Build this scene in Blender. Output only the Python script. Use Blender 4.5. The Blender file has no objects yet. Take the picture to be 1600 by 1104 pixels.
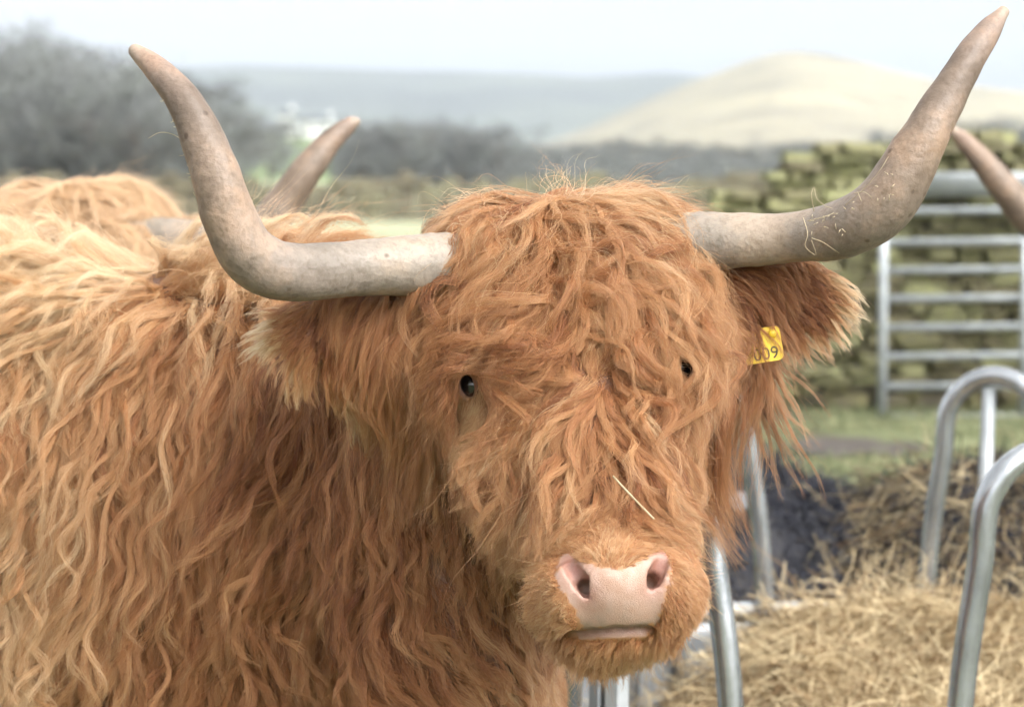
import bpy, bmesh, math, random
import numpy as np
from mathutils import Vector, Matrix

rng = np.random.default_rng(7)
random.seed(7)
scene = bpy.context.scene
COL = scene.collection
R_ = math.radians

# ------------------------------------------------------------------ camera
CAM_H = 1.3
FPX = 4160.0                       # focal length in photo pixels (1600 wide)
PITCH = math.atan((552 - 270) / FPX)
cam_d = bpy.data.cameras.new('camera')
cam_d.sensor_width = 36.0
cam_d.lens = 36.0 * FPX / 1600.0
cam_d.clip_start = 0.05
cam_d.clip_end = 20000
cam_d.dof.use_dof = True
cam_d.dof.focus_distance = 3.16
cam_d.dof.aperture_fstop = 5.8
cam = bpy.data.objects.new('camera', cam_d)
COL.objects.link(cam)
cam.location = (0, 0, CAM_H)
cam.rotation_euler = (math.pi / 2 - PITCH, 0, 0)
scene.camera = cam

# ------------------------------------------------------------------ sky, sun, exposure
SUN_EL, SUN_AZ = 45.0, 135.0        # azimuth clockwise from +Y (the view direction): behind the camera, right
w = bpy.data.worlds.new('World')
scene.world = w
w.use_nodes = True
nt = w.node_tree
bg = nt.nodes['Background']
sky = nt.nodes.new('ShaderNodeTexSky')
sky.sky_type = 'NISHITA'
sky.sun_disc = False
sky.sun_elevation = R_(SUN_EL)
sky.sun_rotation = R_(SUN_AZ)
sky.air_density = 1.0
sky.dust_density = 5.0
hs = nt.nodes.new('ShaderNodeHueSaturation')      # thin bright cloud: a nearly white sky
hs.inputs['Saturation'].default_value = 0.05
nt.links.new(sky.outputs[0], hs.inputs['Color'])
nt.links.new(hs.outputs[0], bg.inputs['Color'])
bg.inputs['Strength'].default_value = 0.15
sun_d = bpy.data.lights.new('sun', 'SUN')
sun_d.energy = 0.7
sun_d.angle = R_(30)
sun_d.color = (1.0, 0.95, 0.87)
sun = bpy.data.objects.new('sun', sun_d)
COL.objects.link(sun)
sv = Vector((math.sin(R_(SUN_AZ)) * math.cos(R_(SUN_EL)), math.cos(R_(SUN_AZ)) * math.cos(R_(SUN_EL)), math.sin(R_(SUN_EL))))
sun.rotation_euler = sv.to_track_quat('Z', 'Y').to_euler()
sun.location = sv * 30
scene.view_settings.view_transform = 'Standard'
scene.view_settings.look = 'None'
scene.view_settings.exposure = 1.62
scene.view_settings.gamma = 1.0
scene.render.engine = 'CYCLES'
cy = scene.cycles
cy.use_denoising = True
cy.use_adaptive_sampling = True
cy.adaptive_threshold = 0.05
cy.adaptive_min_samples = 24
cy.max_bounces = 7
cy.diffuse_bounces = 3
cy.glossy_bounces = 3
cy.transmission_bounces = 6
cy.transparent_max_bounces = 6
cy.volume_bounces = 0
cy.caustics_reflective = False
cy.caustics_refractive = False
cy.sample_clamp_indirect = 6
scene.cycles_curves.shape = 'RIBBONS'
scene.cycles_curves.subdivisions = 2

# ------------------------------------------------------------------ pixel <-> world
cF = np.array([0, math.cos(PITCH), -math.sin(PITCH)])
cU = np.array([0, math.sin(PITCH), math.cos(PITCH)])
cR = np.array([1.0, 0, 0])
cC = np.array([0, 0, CAM_H])
def P(px, py, d):
    return cC + cR * ((px - 800) / FPX * d) + cU * ((552 - py) / FPX * d) + cF * d
def project(p):
    q = p - cC
    d = q @ cF
    return 800 + FPX * (q @ cR) / d, 552 - FPX * (q @ cU) / d, d

# ------------------------------------------------------------------ helpers
def tag(o, label=None, cat=None, group=None, kind=None):
    if label: o['label'] = label
    if cat: o['category'] = cat
    if group: o['group'] = group
    if kind: o['kind'] = kind
    return o
def link(o, parent=None):
    COL.objects.link(o)
    if parent is not None: o.parent = parent
    return o
def empty(name, loc=(0, 0, 0)):
    o = bpy.data.objects.new(name, None)
    o.location = loc
    o.empty_display_size = 0.1
    return link(o)
def mesh_np(name, v, f, mat=None, parent=None, smooth=True, off=None):
    """v (n,3); f (m,3|4) array or a list of faces"""
    me = bpy.data.meshes.new(name)
    v = np.asarray(v, dtype=np.float32)
    if off is not None: v = v - np.asarray(off, dtype=np.float32)
    if isinstance(f, np.ndarray):
        k = f.shape[1]
        me.vertices.add(len(v)); me.vertices.foreach_set('co', v.ravel())
        me.loops.add(f.size); me.loops.foreach_set('vertex_index', f.astype(np.int32).ravel())
        me.polygons.add(len(f)); me.polygons.foreach_set('loop_start', np.arange(0, f.size, k, dtype=np.int32))
        me.update(calc_edges=True); me.validate()
    else:
        me.from_pydata(v.tolist(), [], f); me.update()
    if smooth: me.polygons.foreach_set('use_smooth', np.ones(len(me.polygons), dtype=bool))
    if mat: me.materials.append(mat)
    o = bpy.data.objects.new(name, me)
    return link(o, parent)
def bm_obj(name, bm, mat, parent=None, smooth=False):
    me = bpy.data.meshes.new(name)
    bm.to_mesh(me); bm.free()
    if smooth: me.polygons.foreach_set('use_smooth', np.ones(len(me.polygons), dtype=bool))
    me.materials.append(mat)
    return link(bpy.data.objects.new(name, me), parent)
def set_attr(me, name, vals, typ='FLOAT', dom='POINT'):
    a = me.attributes.new(name, typ, dom)
    key = {'FLOAT': 'value', 'FLOAT_COLOR': 'color', 'FLOAT_VECTOR': 'vector'}[typ]
    a.data.foreach_set(key, np.asarray(vals, dtype=np.float32).ravel())
def catmull(pts, n):
    pts = np.asarray(pts, dtype=float)
    p = np.vstack([2 * pts[0] - pts[1], pts, 2 * pts[-1] - pts[-2]])
    m = len(pts) - 1
    t = np.linspace(0, m - 1e-6, n)
    i = t.astype(int); u = (t - i)[:, None]
    a, b, c, d = p[i], p[i + 1], p[i + 2], p[i + 3]
    return 0.5 * (2 * b + (c - a) * u + (2 * a - 5 * b + 4 * c - d) * u ** 2 + (3 * b - a - 3 * c + d) * u ** 3)
def tube_arrays(path, rad, sides=12, close=True):
    path = np.asarray(path, float); n = len(path); rad = np.broadcast_to(rad, (n,))
    T = np.gradient(path, axis=0); T /= np.linalg.norm(T, axis=1)[:, None] + 1e-12
    up = np.array([0.13, 0.31, 0.94])
    N = np.cross(T[0], up); N /= np.linalg.norm(N)
    vs = []
    ang = np.linspace(0, 2 * math.pi, sides, endpoint=False)
    for k in range(n):
        N = N - T[k] * (N @ T[k]); N /= np.linalg.norm(N) + 1e-12
        B = np.cross(T[k], N)
        vs.append(path[k] + rad[k] * (np.cos(ang)[:, None] * N + np.sin(ang)[:, None] * B))
    v = np.vstack(vs)
    fs = []
    for k in range(n - 1):
        for s in range(sides):
            s2 = (s + 1) % sides
            fs.append((k * sides + s, k * sides + s2, (k + 1) * sides + s2, (k + 1) * sides + s))
    if close:
        fs.append(tuple(range(sides))[::-1]); fs.append(tuple((n - 1) * sides + s for s in range(sides)))
    return v, fs
def tube(name, path, rad, mat, parent=None, sides=12, off=None):
    v, f = tube_arrays(path, rad, sides)
    return mesh_np(name, v, f, mat, parent, True, off)
def hash3(i, j, k, s=0):
    h = (i.astype(np.int64) * 374761393 + j.astype(np.int64) * 668265263 + k.astype(np.int64) * 2147483647 + s * 1274126177) & 0xffffffff
    h = ((h ^ (h >> 13)) * 1274126177) & 0xffffffff
    return ((h ^ (h >> 16)) & 0xffff) / 65535.0
def vnoise(p, s=0):
    p = np.asarray(p, float); i = np.floor(p).astype(np.int64); f = p - i
    f = f * f * (3 - 2 * f)
    r = 0
    for a in (0, 1):
        for b in (0, 1):
            for c in (0, 1):
                wgt = (f[..., 0] if a else 1 - f[..., 0]) * (f[..., 1] if b else 1 - f[..., 1]) * (f[..., 2] if c else 1 - f[..., 2])
                r = r + wgt * hash3(i[..., 0] + a, i[..., 1] + b, i[..., 2] + c, s)
    return r * 2 - 1
def fbm(p, s=0, o=3):
    return sum(vnoise(np.asarray(p) * 2 ** k, s + k) * 0.5 ** k for k in range(o))

# ------------------------------------------------------------------ materials
def new_mat(name):
    m = bpy.data.materials.new(name); m.use_nodes = True
    return m, m.node_tree, m.node_tree.nodes['Principled BSDF']
def noise_mat(name, cols, scale=5.0, rough=0.8, bump=0.0, bscale=None, metal=0.0, detail=6.0, coord='Object', stretch=(1, 1, 1), dist=0.0, spec=0.5):
    """a Principled surface whose base colour runs through cols along a noise field"""
    m, t, b = new_mat(name)
    tc = t.nodes.new('ShaderNodeTexCoord'); mp = t.nodes.new('ShaderNodeMapping')
    mp.inputs['Scale'].default_value = stretch
    t.links.new(tc.outputs[coord], mp.inputs['Vector'])
    nz = t.nodes.new('ShaderNodeTexNoise'); nz.inputs['Scale'].default_value = scale
    nz.inputs['Detail'].default_value = detail; nz.inputs['Roughness'].default_value = 0.62; nz.inputs['Distortion'].default_value = dist
    t.links.new(mp.outputs[0], nz.inputs['Vector'])
    rp = t.nodes.new('ShaderNodeValToRGB'); e = rp.color_ramp.elements
    n = len(cols)
    for i, c in enumerate(cols):
        x = 0.3 + 0.4 * i / max(1, n - 1)
        if i < 2: e[i].position = x
        else: e.new(x)
        e[i].color = (*c, 1)
    t.links.new(nz.outputs['Fac'], rp.inputs['Fac'])
    t.links.new(rp.outputs['Color'], b.inputs['Base Color'])
    b.inputs['Roughness'].default_value = rough; b.inputs['Metallic'].default_value = metal
    b.inputs['Specular IOR Level'].default_value = spec
    if bump:
        n2 = t.nodes.new('ShaderNodeTexNoise'); n2.inputs['Scale'].default_value = bscale or scale * 4; n2.inputs['Detail'].default_value = 5
        t.links.new(mp.outputs[0], n2.inputs['Vector'])
        bp = t.nodes.new('ShaderNodeBump'); bp.inputs['Strength'].default_value = bump; bp.inputs['Distance'].default_value = 0.02
        t.links.new(n2.outputs['Fac'], bp.inputs['Height']); t.links.new(bp.outputs[0], b.inputs['Normal'])
    return m
def random_tint(m, amount=0.35, hue=0.02):
    """each object of the material gets its own brightness and hue"""
    t = m.node_tree; b = t.nodes['Principled BSDF']
    src = b.inputs['Base Color'].links[0].from_socket
    oi = t.nodes.new('ShaderNodeObjectInfo'); h = t.nodes.new('ShaderNodeHueSaturation')
    mr = t.nodes.new('ShaderNodeMapRange'); mr.inputs['To Min'].default_value = 1 - amount; mr.inputs['To Max'].default_value = 1 + amount
    t.links.new(oi.outputs['Random'], mr.inputs['Value']); t.links.new(mr.outputs[0], h.inputs['Value'])
    m2 = t.nodes.new('ShaderNodeMath'); m2.operation = 'MULTIPLY_ADD'; m2.inputs[1].default_value = hue * 2; m2.inputs[2].default_value = 0.5 - hue
    t.links.new(oi.outputs['Random'], m2.inputs[0]); t.links.new(m2.outputs[0], h.inputs['Hue'])
    t.links.new(src, h.inputs['Color']); t.links.new(h.outputs[0], b.inputs['Base Color'])
def attr_mat(name, attr='col', rough=0.7, bump=0.0, bscale=200, spec=0.4, sss=0.0):
    m, t, b = new_mat(name)
    a = t.nodes.new('ShaderNodeAttribute'); a.attribute_name = attr
    tc = t.nodes.new('ShaderNodeTexCoord')
    nz = t.nodes.new('ShaderNodeTexNoise'); nz.inputs['Scale'].default_value = bscale; nz.inputs['Detail'].default_value = 5
    t.links.new(tc.outputs['Object'], nz.inputs['Vector'])
    mr = t.nodes.new('ShaderNodeMapRange'); mr.inputs['To Min'].default_value = 0.75; mr.inputs['To Max'].default_value = 1.25
    t.links.new(nz.outputs['Fac'], mr.inputs['Value'])
    mx = t.nodes.new('ShaderNodeMixRGB'); mx.blend_type = 'MULTIPLY'; mx.inputs['Fac'].default_value = 1
    t.links.new(a.outputs['Color'], mx.inputs['Color1']); t.links.new(mr.outputs[0], mx.inputs['Color2'])
    t.links.new(mx.outputs[0], b.inputs['Base Color'])
    b.inputs['Roughness'].default_value = rough; b.inputs['Specular IOR Level'].default_value = spec
    if sss:
        b.inputs['Subsurface Weight'].default_value = sss; b.inputs['Subsurface Radius'].default_value = (0.012, 0.005, 0.003)
        b.inputs['Subsurface Scale'].default_value = 0.5
    if bump:
        bp = t.nodes.new('ShaderNodeBump'); bp.inputs['Strength'].default_value = bump; bp.inputs['Distance'].default_value = 0.003
        t.links.new(nz.outputs['Fac'], bp.inputs['Height']); t.links.new(bp.outputs[0], b.inputs['Normal'])
    return m
def hair_mat(name, rough=0.5, pale=0.0):
    """strand colour from the curve attribute; a diffuse strand with a soft sheen and light passing through"""
    m = bpy.data.materials.new(name); m.use_nodes = True
    t = m.node_tree; t.nodes.remove(t.nodes['Principled BSDF'])
    out = t.nodes['Material Output']
    a = t.nodes.new('ShaderNodeAttribute'); a.attribute_name = 'hair_col'
    h = t.nodes.new('ShaderNodeBsdfHairPrincipled'); h.model = 'CHIANG'; h.parametrization = 'COLOR'
    h.inputs['Roughness'].default_value = rough; h.inputs['Radial Roughness'].default_value = 0.6
    h.inputs['Random Roughness'].default_value = 0.1; h.inputs['Coat'].default_value = 0.0
    tint = t.nodes.new('ShaderNodeMixRGB'); tint.inputs[0].default_value = pale; tint.inputs[2].default_value = (.66, .47, .28, 1)
    t.links.new(a.outputs['Color'], tint.inputs[1])
    t.links.new(tint.outputs[0], h.inputs['Color'])
    d = t.nodes.new('ShaderNodeBsdfDiffuse'); t.links.new(tint.outputs[0], d.inputs['Color'])
    mx = t.nodes.new('ShaderNodeMixShader'); mx.inputs[0].default_value = 0.45
    t.links.new(d.outputs[0], mx.inputs[1]); t.links.new(h.outputs[0], mx.inputs[2])
    t.links.new(mx.outputs[0], out.inputs['Surface'])
    return m
M_hair = hair_mat('ginger_hair')
M_hair2 = hair_mat('blond_ginger_hair', pale=.6)
M_galv = noise_mat('galvanised_steel', [(0.26, 0.275, 0.29), (0.42, 0.44, 0.46), (0.55, 0.57, 0.59)], 14, 0.27, 0.05, 60, metal=0.85, stretch=(1, 1, .35))
M_galv_old = noise_mat('weathered_galvanised_steel', [(0.24, 0.26, 0.27), (0.36, 0.385, 0.40), (0.46, 0.485, 0.50)], 9, 0.5, 0.05, 40, metal=0.3)
M_sheet = noise_mat('dull_zinc_sheet', [(0.22, 0.24, 0.26), (0.34, 0.36, 0.38)], 4, 0.5, 0.1, 9, metal=0.5)
M_stone = noise_mat('mossy_gritstone', [(0.085, 0.075, 0.05), (0.18, 0.165, 0.105), (0.25, 0.24, 0.11), (0.33, 0.33, 0.135)], 6, 0.95, 0.6, 40)
random_tint(M_stone, 0.4, 0.02)
M_core = noise_mat('earth_core', [(0.07, 0.06, 0.045), (0.13, 0.12, 0.085)], 8, 1.0)
M_farwall = noise_mat('far_field_wall', [(0.075, 0.062, 0.042), (0.125, 0.11, 0.07), (0.17, 0.16, 0.09)], 1.2, 0.95)
M_hay = attr_mat('dry_hay', 'col', 0.75, spec=0.25)
M_mound = noise_mat('dark_rotted_silage', [(0.010, 0.011, 0.015), (0.022, 0.022, 0.028), (0.05, 0.045, 0.04)], 14, 0.85, 0.6, 50)
M_white = noise_mat('limewashed_wall', [(0.7, 0.7, 0.68), (0.8, 0.8, 0.79)], 1.5, 0.9)
M_slate = noise_mat('slate_roof', [(0.08, 0.09, 0.1), (0.14, 0.15, 0.16)], 2, 0.7)
M_glass = noise_mat('dark_window', [(0.02, 0.025, 0.03), (0.04, 0.045, 0.05)], 2, 0.15)
M_bark = noise_mat('winter_bark', [(0.08, 0.065, 0.05), (0.15, 0.125, 0.1)], 4, 0.95)
M_twig = noise_mat('winter_twigs', [(0.095, 0.10, 0.098), (0.145, 0.15, 0.148), (0.13, 0.15, 0.115)], 0.5, 0.95)
random_tint(M_twig, 0.25, 0.03)
M_ever = noise_mat('dark_evergreen', [(0.03, 0.045, 0.03), (0.06, 0.08, 0.045)], 0.6, 0.95)

# ------------------------------------------------------------------ ground
def ground_material():
    m, t, b = new_mat('pasture')
    tc = t.nodes.new('ShaderNodeTexCoord')
    n1 = t.nodes.new('ShaderNodeTexNoise'); n1.inputs['Scale'].default_value = 1.1; n1.inputs['Detail'].default_value = 8
    n2 = t.nodes.new('ShaderNodeTexNoise'); n2.inputs['Scale'].default_value = 0.05; n2.inputs['Detail'].default_value = 4
    t.links.new(tc.outputs['Object'], n1.inputs['Vector']); t.links.new(tc.outputs['Object'], n2.inputs['Vector'])
    r1 = t.nodes.new('ShaderNodeValToRGB'); e = r1.color_ramp.elements
    e[0].position = 0.33; e[0].color = (0.075, 0.06, 0.045, 1); e[1].position = 0.47; e[1].color = (0.105, 0.115, 0.06, 1)
    e.new(0.7); e[2].color = (0.16, 0.175, 0.095, 1)
    t.links.new(n1.outputs['Fac'], r1.inputs['Fac'])
    r2 = t.nodes.new('ShaderNodeValToRGB'); e = r2.color_ramp.elements
    e[0].position = 0.35; e[0].color = (0.27, 0.29, 0.185, 1); e[1].position = 0.65; e[1].color = (0.35, 0.36, 0.24, 1)
    t.links.new(n2.outputs['Fac'], r2.inputs['Fac'])
    # short winter pasture in the near field, paler long grass further out
    sp = t.nodes.new('ShaderNodeSeparateXYZ'); t.links.new(tc.outputs['Object'], sp.inputs[0])
    mr = t.nodes.new('ShaderNodeMapRange'); mr.inputs['From Min'].default_value = 16; mr.inputs['From Max'].default_value = 30
    t.links.new(sp.outputs['Y'], mr.inputs['Value'])
    mx = t.nodes.new('ShaderNodeMixRGB'); t.links.new(mr.outputs[0], mx.inputs['Fac'])
    t.links.new(r1.outputs['Color'], mx.inputs['Color1']); t.links.new(r2.outputs['Color'], mx.inputs['Color2'])
    t.links.new(mx.outputs[0], b.inputs['Base Color']); b.inputs['Roughness'].default_value = 1.0
    b.inputs['Specular IOR Level'].default_value = 0.1
    return m
M_pasture = ground_material()
def grid_mesh(xs, ys, zfun):
    X, Y = np.meshgrid(xs, ys)
    Z = zfun(X, Y)
    v = np.stack([X, Y, Z], -1).reshape(-1, 3)
    nx, ny = len(xs), len(ys)
    i = (np.arange(ny - 1)[:, None] * nx + np.arange(nx - 1)[None]).ravel()
    return v, np.stack([i, i + 1, i + nx + 1, i + nx], 1)
def ground_z(x, y):
    near = np.clip(1 - np.hypot(x, y - 6) / 40, 0, 1)
    return 0.03 * near * fbm(np.stack([x * .9, y * .9, 0 * x], -1), 3)
gx = np.concatenate([-np.geomspace(5000, 12, 24), np.linspace(-10, 10, 81), np.geomspace(12, 5000, 24)])
gy = np.concatenate([-np.geomspace(4000, 3, 20), np.linspace(-2, 24, 105), np.geomspace(26, 6000, 30)])
v, f = grid_mesh(gx, gy, ground_z)
tag(mesh_np('ground', v, f, M_pasture), kind='structure')

# ------------------------------------------------------------------ hills
def hill_mat(name, cols, scale):
    return noise_mat(name, cols, scale, 1.0, coord='Object', detail=7, spec=0.0)
M_moor = hill_mat('heather_moor', [(0.06, 0.065, 0.06), (0.095, 0.105, 0.085), (0.14, 0.155, 0.11)], 0.006)
M_hillgrass = hill_mat('sunlit_hill_grass', [(0.17, 0.155, 0.12), (0.29, 0.26, 0.18), (0.37, 0.335, 0.22)], 0.02)  # pale grass tone carries the sunshine on this hill
M_slope = hill_mat('valley_fields', [(0.10, 0.13, 0.07), (0.17, 0.22, 0.10), (0.22, 0.27, 0.13)], 0.012)
def hill(name, D, sil, depth, mat, rough=0.0, nxs=120, back=700, xl=(-900, 2500)):
    """sil: silhouette (px, py) of the ridge at distance D"""
    px = np.linspace(xl[0], xl[1], nxs)
    sy = np.interp(px, [a for a, b in sil], [b for a, b in sil])
    k = np.array([1, 2, 3, 2, 1]) / 9.0
    sy = np.convolve(np.pad(sy, 2, 'edge'), k, 'valid')
    zr = CAM_H + (270 - sy) / FPX * D
    xr = (px - 800) / FPX * D
    rows = np.concatenate([np.linspace(-1, 0, 26), np.linspace(0.1, 1, 8)])
    V = []
    for r in rows:
        prof = (0.5 + 0.5 * math.cos(math.pi * r)) if r < 0 else (0.5 + 0.5 * math.cos(math.pi * r))
        y = D + (r * depth if r < 0 else r * back)
        x = xr * (y / D)
        z = -4 + (zr + 4) * prof
        nzv = fbm(np.stack([x / (D * .05), np.full_like(x, y / (D * .05)), 0 * x], -1), 11)
        z = z + rough * nzv * np.sin(np.pi * np.clip(-r, 0, 1)) * (zr + 4)
        V.append(np.stack([x, np.full_like(x, y), z], -1))
    v = np.concatenate(V); n = nxs; m = len(rows)
    i = (np.arange(m - 1)[:, None] * n + np.arange(n - 1)[None]).ravel()
    o = mesh_np(name, v, np.stack([i, i + 1, i + n + 1, i + n], 1), mat)
    return tag(o, kind='structure')
hill('moor_hill', 3000, [(-900, 95), (0, 112), (300, 112), (480, 108), (640, 116), (800, 118), (940, 128), (1030, 124), (1075, 121), (1110, 128), (1200, 140), (1400, 150), (2500, 160)], 1500, M_moor, 0.08)
hill('pale_grass_hill', 1700, [(-900, 300), (700, 262), (860, 225), (960, 185), (1040, 150), (1110, 126), (1160, 103), (1215, 85), (1250, 88), (1330, 99), (1390, 118), (1450, 130), (1520, 140), (1600, 150), (1750, 160), (2500, 200)], 1000, M_hillgrass, 0.05)
hill('valley_hillside', 620, [(-900, 120), (0, 165), (250, 185), (420, 208), (560, 226), (700, 240), (900, 250), (1100, 258), (1300, 262), (2500, 262)], 330, M_slope, 0.03)

# ------------------------------------------------------------------ trees
def tree_meshes(seed, h, spread, twigs, evergreen=False):
    r = np.random.default_rng(seed)
    V, F = [], []
    def add(path, rad, s):
        v, f = tube_arrays(path, rad, s, False); o = sum(len(a) for a in V)
        V.append(v); F.extend([tuple(i + o for i in q) for q in f])
    tips = []
    trunk = np.array([[0, 0, 0], [r.normal(0, .1), r.normal(0, .1), h * .25], [r.normal(0, .25), r.normal(0, .25), h * .55], [r.normal(0, .3), r.normal(0, .3), h * .9]])
    trunk = catmull(trunk, 10)
    add(trunk, np.linspace(h * .03, h * .006, 10), 7)
    for k in range(16):
        t = 0.22 + 0.7 * k / 16
        b = trunk[int(t * 9)]
        a = k * 2.4 + r.normal(0, .4); L = spread * (1.05 - .6 * abs(t - .45)) * r.uniform(.7, 1.1)
        d = np.array([math.cos(a), math.sin(a), r.uniform(.35, .9)])
        e = b + d * L * .6
        p = catmull([b, b + d * L * .3, e + [0, 0, L * .15]], 5)
        add(p, np.linspace(h * .011, h * .004, 5), 5)
        for j in range(4):
            b2 = p[2 + j % 3]; d2 = d + r.normal(0, .6, 3); d2[2] = abs(d2[2]) * .8; L2 = L * r.uniform(.35, .6)
            q = catmull([b2, b2 + d2 * L2 * .5, b2 + d2 * L2 + [0, 0, L2 * .1]], 4)
            add(q, np.linspace(h * .005, h * .002, 4), 4)
            tips += [q[1], q[2], q[3], q[3]]
        tips += [p[-1], p[-2]]
    tips = np.array(tips)
    n = twigs
    c = tips[r.integers(0, len(tips), n)] + r.normal(0, h * .035, (n, 3))
    d = r.normal(0, 1, (n, 3)); d[:, 2] += .5; d /= np.linalg.norm(d, axis=1)[:, None]
    L = r.uniform(.03, .075, n)[:, None] * h
    s = np.cross(d, r.normal(0, 1, (n, 3))); s /= np.linalg.norm(s, axis=1)[:, None]
    wd = (0.0045 if not evergreen else 0.016) * h
    tv = np.stack([c - s * wd, c + s * wd, c + d * L + s * wd * .3], 1).reshape(-1, 3)
    tf = np.arange(3 * n).reshape(-1, 3)
    return np.concatenate(V), F, tv, tf
TREE = []
for k in range(4):
    tv_, tf_, cv, cf = tree_meshes(40 + k, 10.0, 3.6 + .3 * k, 5200, False)
    tm = mesh_np('trunk', tv_, tf_, M_bark); cm = mesh_np('crown', cv, cf, M_twig, smooth=False)
    TREE.append((tm.data, cm.data)); bpy.data.objects.remove(tm); bpy.data.objects.remove(cm)
def tree(px, pytop, D, kind, label, group, wide=1.0, base=0.0, name='bare_tree'):
    ht = CAM_H + (270 - pytop) / FPX * D - base
    o = empty(name, ((px - 800) / FPX * D, D, base))
    s = ht / 10.2
    o.scale = (s * wide, s * wide, s); o.rotation_euler = (0, 0, random.uniform(0, 6.28))
    for nm, me in zip(('trunk', 'crown'), TREE[kind]):
        link(bpy.data.objects.new(nm, me), o)
    tag(o, label, 'tree', group)
    return o
GL = 'trees on the left behind the field wall'
left_trees = [(-40, 70, 150), (40, 66, 165), (110, 98, 158), (165, 118, 138), (225, 100, 150), (285, 110, 165), (335, 150, 150), (75, 125, 128), (5, 150, 125), (140, 150, 122), (215, 160, 118), (290, 175, 125)]
for i, (px, py, D) in enumerate(left_trees):
    tree(px, py, D, i % 4, 'bare grey-brown tree in the blurred wood at the left beyond the field wall', GL, 1.5)
for i, (px, py, D) in enumerate([(372, 165, 290), (422, 182, 330), (348, 172, 260)]):
    tree(px, py, D, (i + 1) % 4, 'small bare tree on the green slope beside the left wood', 'trees on the green slope', 1.2)
for i, px in enumerate(range(548, 800, 21)):
    tree(px + random.uniform(-8, 8), 196 - 16 * math.exp(-((px - 640) / 60) ** 2) + random.uniform(-8, 12), 270 + random.uniform(-30, 30), i % 4,
         'bare tree in the blurred treeline at the centre beyond the field wall', 'trees in the central treeline', 1.4)
for i, px in enumerate(range(815, 1270, 28)):
    tree(px + random.uniform(-9, 9), 222 + random.uniform(-12, 14), 380 + random.uniform(-40, 40), i % 4,
         'low bare tree in the hazy line below the pale hill', 'trees below the pale hill', 1.5)
for i, (px, py) in enumerate([(1395, 196), (1530, 176), (1565, 182), (1598, 190)]):
    tree(px, py, 300, i % 4, 'bare purplish tree showing above the mossy wall at the right', 'trees above the mossy wall', 1.5)
# the undergrowth of the left wood: nobody could count it
n = 42000
dd = rng.uniform(120, 175, n); pxs = rng.uniform(-160, 372, n)
top = np.interp(pxs, [-160, 60, 130, 220, 320, 372], [7, 8.2, 7.2, 6.8, 4.5, 1.6])
c = np.stack([(pxs - 800) / FPX * dd, dd, rng.uniform(0, 1, n) ** 1.2 * top], -1)
d = rng.normal(0, 1, (n, 3)); d[:, 2] += .8; d /= np.linalg.norm(d, axis=1)[:, None]
s = np.cross(d, rng.normal(0, 1, (n, 3))); s /= np.linalg.norm(s, axis=1)[:, None]
L = rng.uniform(.4, .9, (n, 1))
v = np.stack([c - s * .05, c + s * .05, c + d * L], 1).reshape(-1, 3)
tag(mesh_np('undergrowth', v, np.arange(3 * n).reshape(-1, 3), M_twig, smooth=False), 'tangled bare undergrowth filling the wood at the left', 'undergrowth', kind='stuff')
n = 20000
dd = rng.uniform(255, 300, n); pxs = rng.uniform(520, 1300, n)
top = np.interp(pxs, [520, 640, 760, 900, 1300], [4.2, 5.2, 4.4, 2.6, 2.2])
c = np.stack([(pxs - 800) / FPX * dd, dd, rng.uniform(0, 1, n) ** 1.3 * top], -1)
d = rng.normal(0, 1, (n, 3)); d[:, 2] += .8; d /= np.linalg.norm(d, axis=1)[:, None]
s = np.cross(d, rng.normal(0, 1, (n, 3))); s /= np.linalg.norm(s, axis=1)[:, None]
L = rng.uniform(.5, 1.1, (n, 1))
v = np.stack([c - s * .09, c + s * .09, c + d * L], 1).reshape(-1, 3)
tag(mesh_np('hedgerow', v, np.arange(3 * n).reshape(-1, 3), M_twig, smooth=False), 'blurred bare hedge running along the foot of the distant trees', 'hedge', kind='stuff')

# ------------------------------------------------------------------ white farm buildings, half a kilometre off
def house(name, px, py, D, wdt, hgt, dep, label):
    z0 = CAM_H + (270 - py) / FPX * D
    o = empty(name, ((px - 800) / FPX * D, D, z0))
    bm = bmesh.new(); bmesh.ops.create_cube(bm, size=1)
    for q in bm.verts: q.co = (q.co.x * wdt, q.co.y * dep, (q.co.z + .5) * (hgt + 3) - 3)
    bm_obj('wall', bm, M_white, o)
    rf = hgt * .45
    vs = [(-wdt * .54, -dep * .58, hgt), (wdt * .54, -dep * .58, hgt), (wdt * .54, dep * .58, hgt), (-wdt * .54, dep * .58, hgt), (-wdt * .54, 0, hgt + rf), (wdt * .54, 0, hgt + rf)]
    r = mesh_np('roof', vs, [(0, 1, 5, 4), (2, 3, 4, 5), (0, 4, 3), (1, 2, 5), (0, 3, 2, 1)], M_slate, o, False)
    bm = bmesh.new(); bmesh.ops.create_cube(bm, size=1)
    for q in bm.verts: q.co = (q.co.x * .8 + wdt * .38, q.co.y * .8, q.co.z * 1.6 + hgt + rf)
    bm_obj('chimney', bm, M_white, r)
    for k in (-.28, .05, .3):
        bm = bmesh.new(); bmesh.ops.create_cube(bm, size=1)
        for q in bm.verts: q.co = (q.co.x * .9 + k * wdt, q.co.y * .12 - dep * .5, q.co.z * 1.2 + hgt * .55)
        bm_obj('window', bm, M_glass, o)
    tag(o, label, 'house', 'white farm buildings on the slope')
    return o
house('farmhouse', 449, 208, 560, 3.2, 3.4, 4, 'smaller white farm building, the left of the two on the slope')
house('farmhouse', 497, 212, 575, 7.5, 3.0, 5, 'longer white farmhouse beside the tip of the rear horn')

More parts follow.
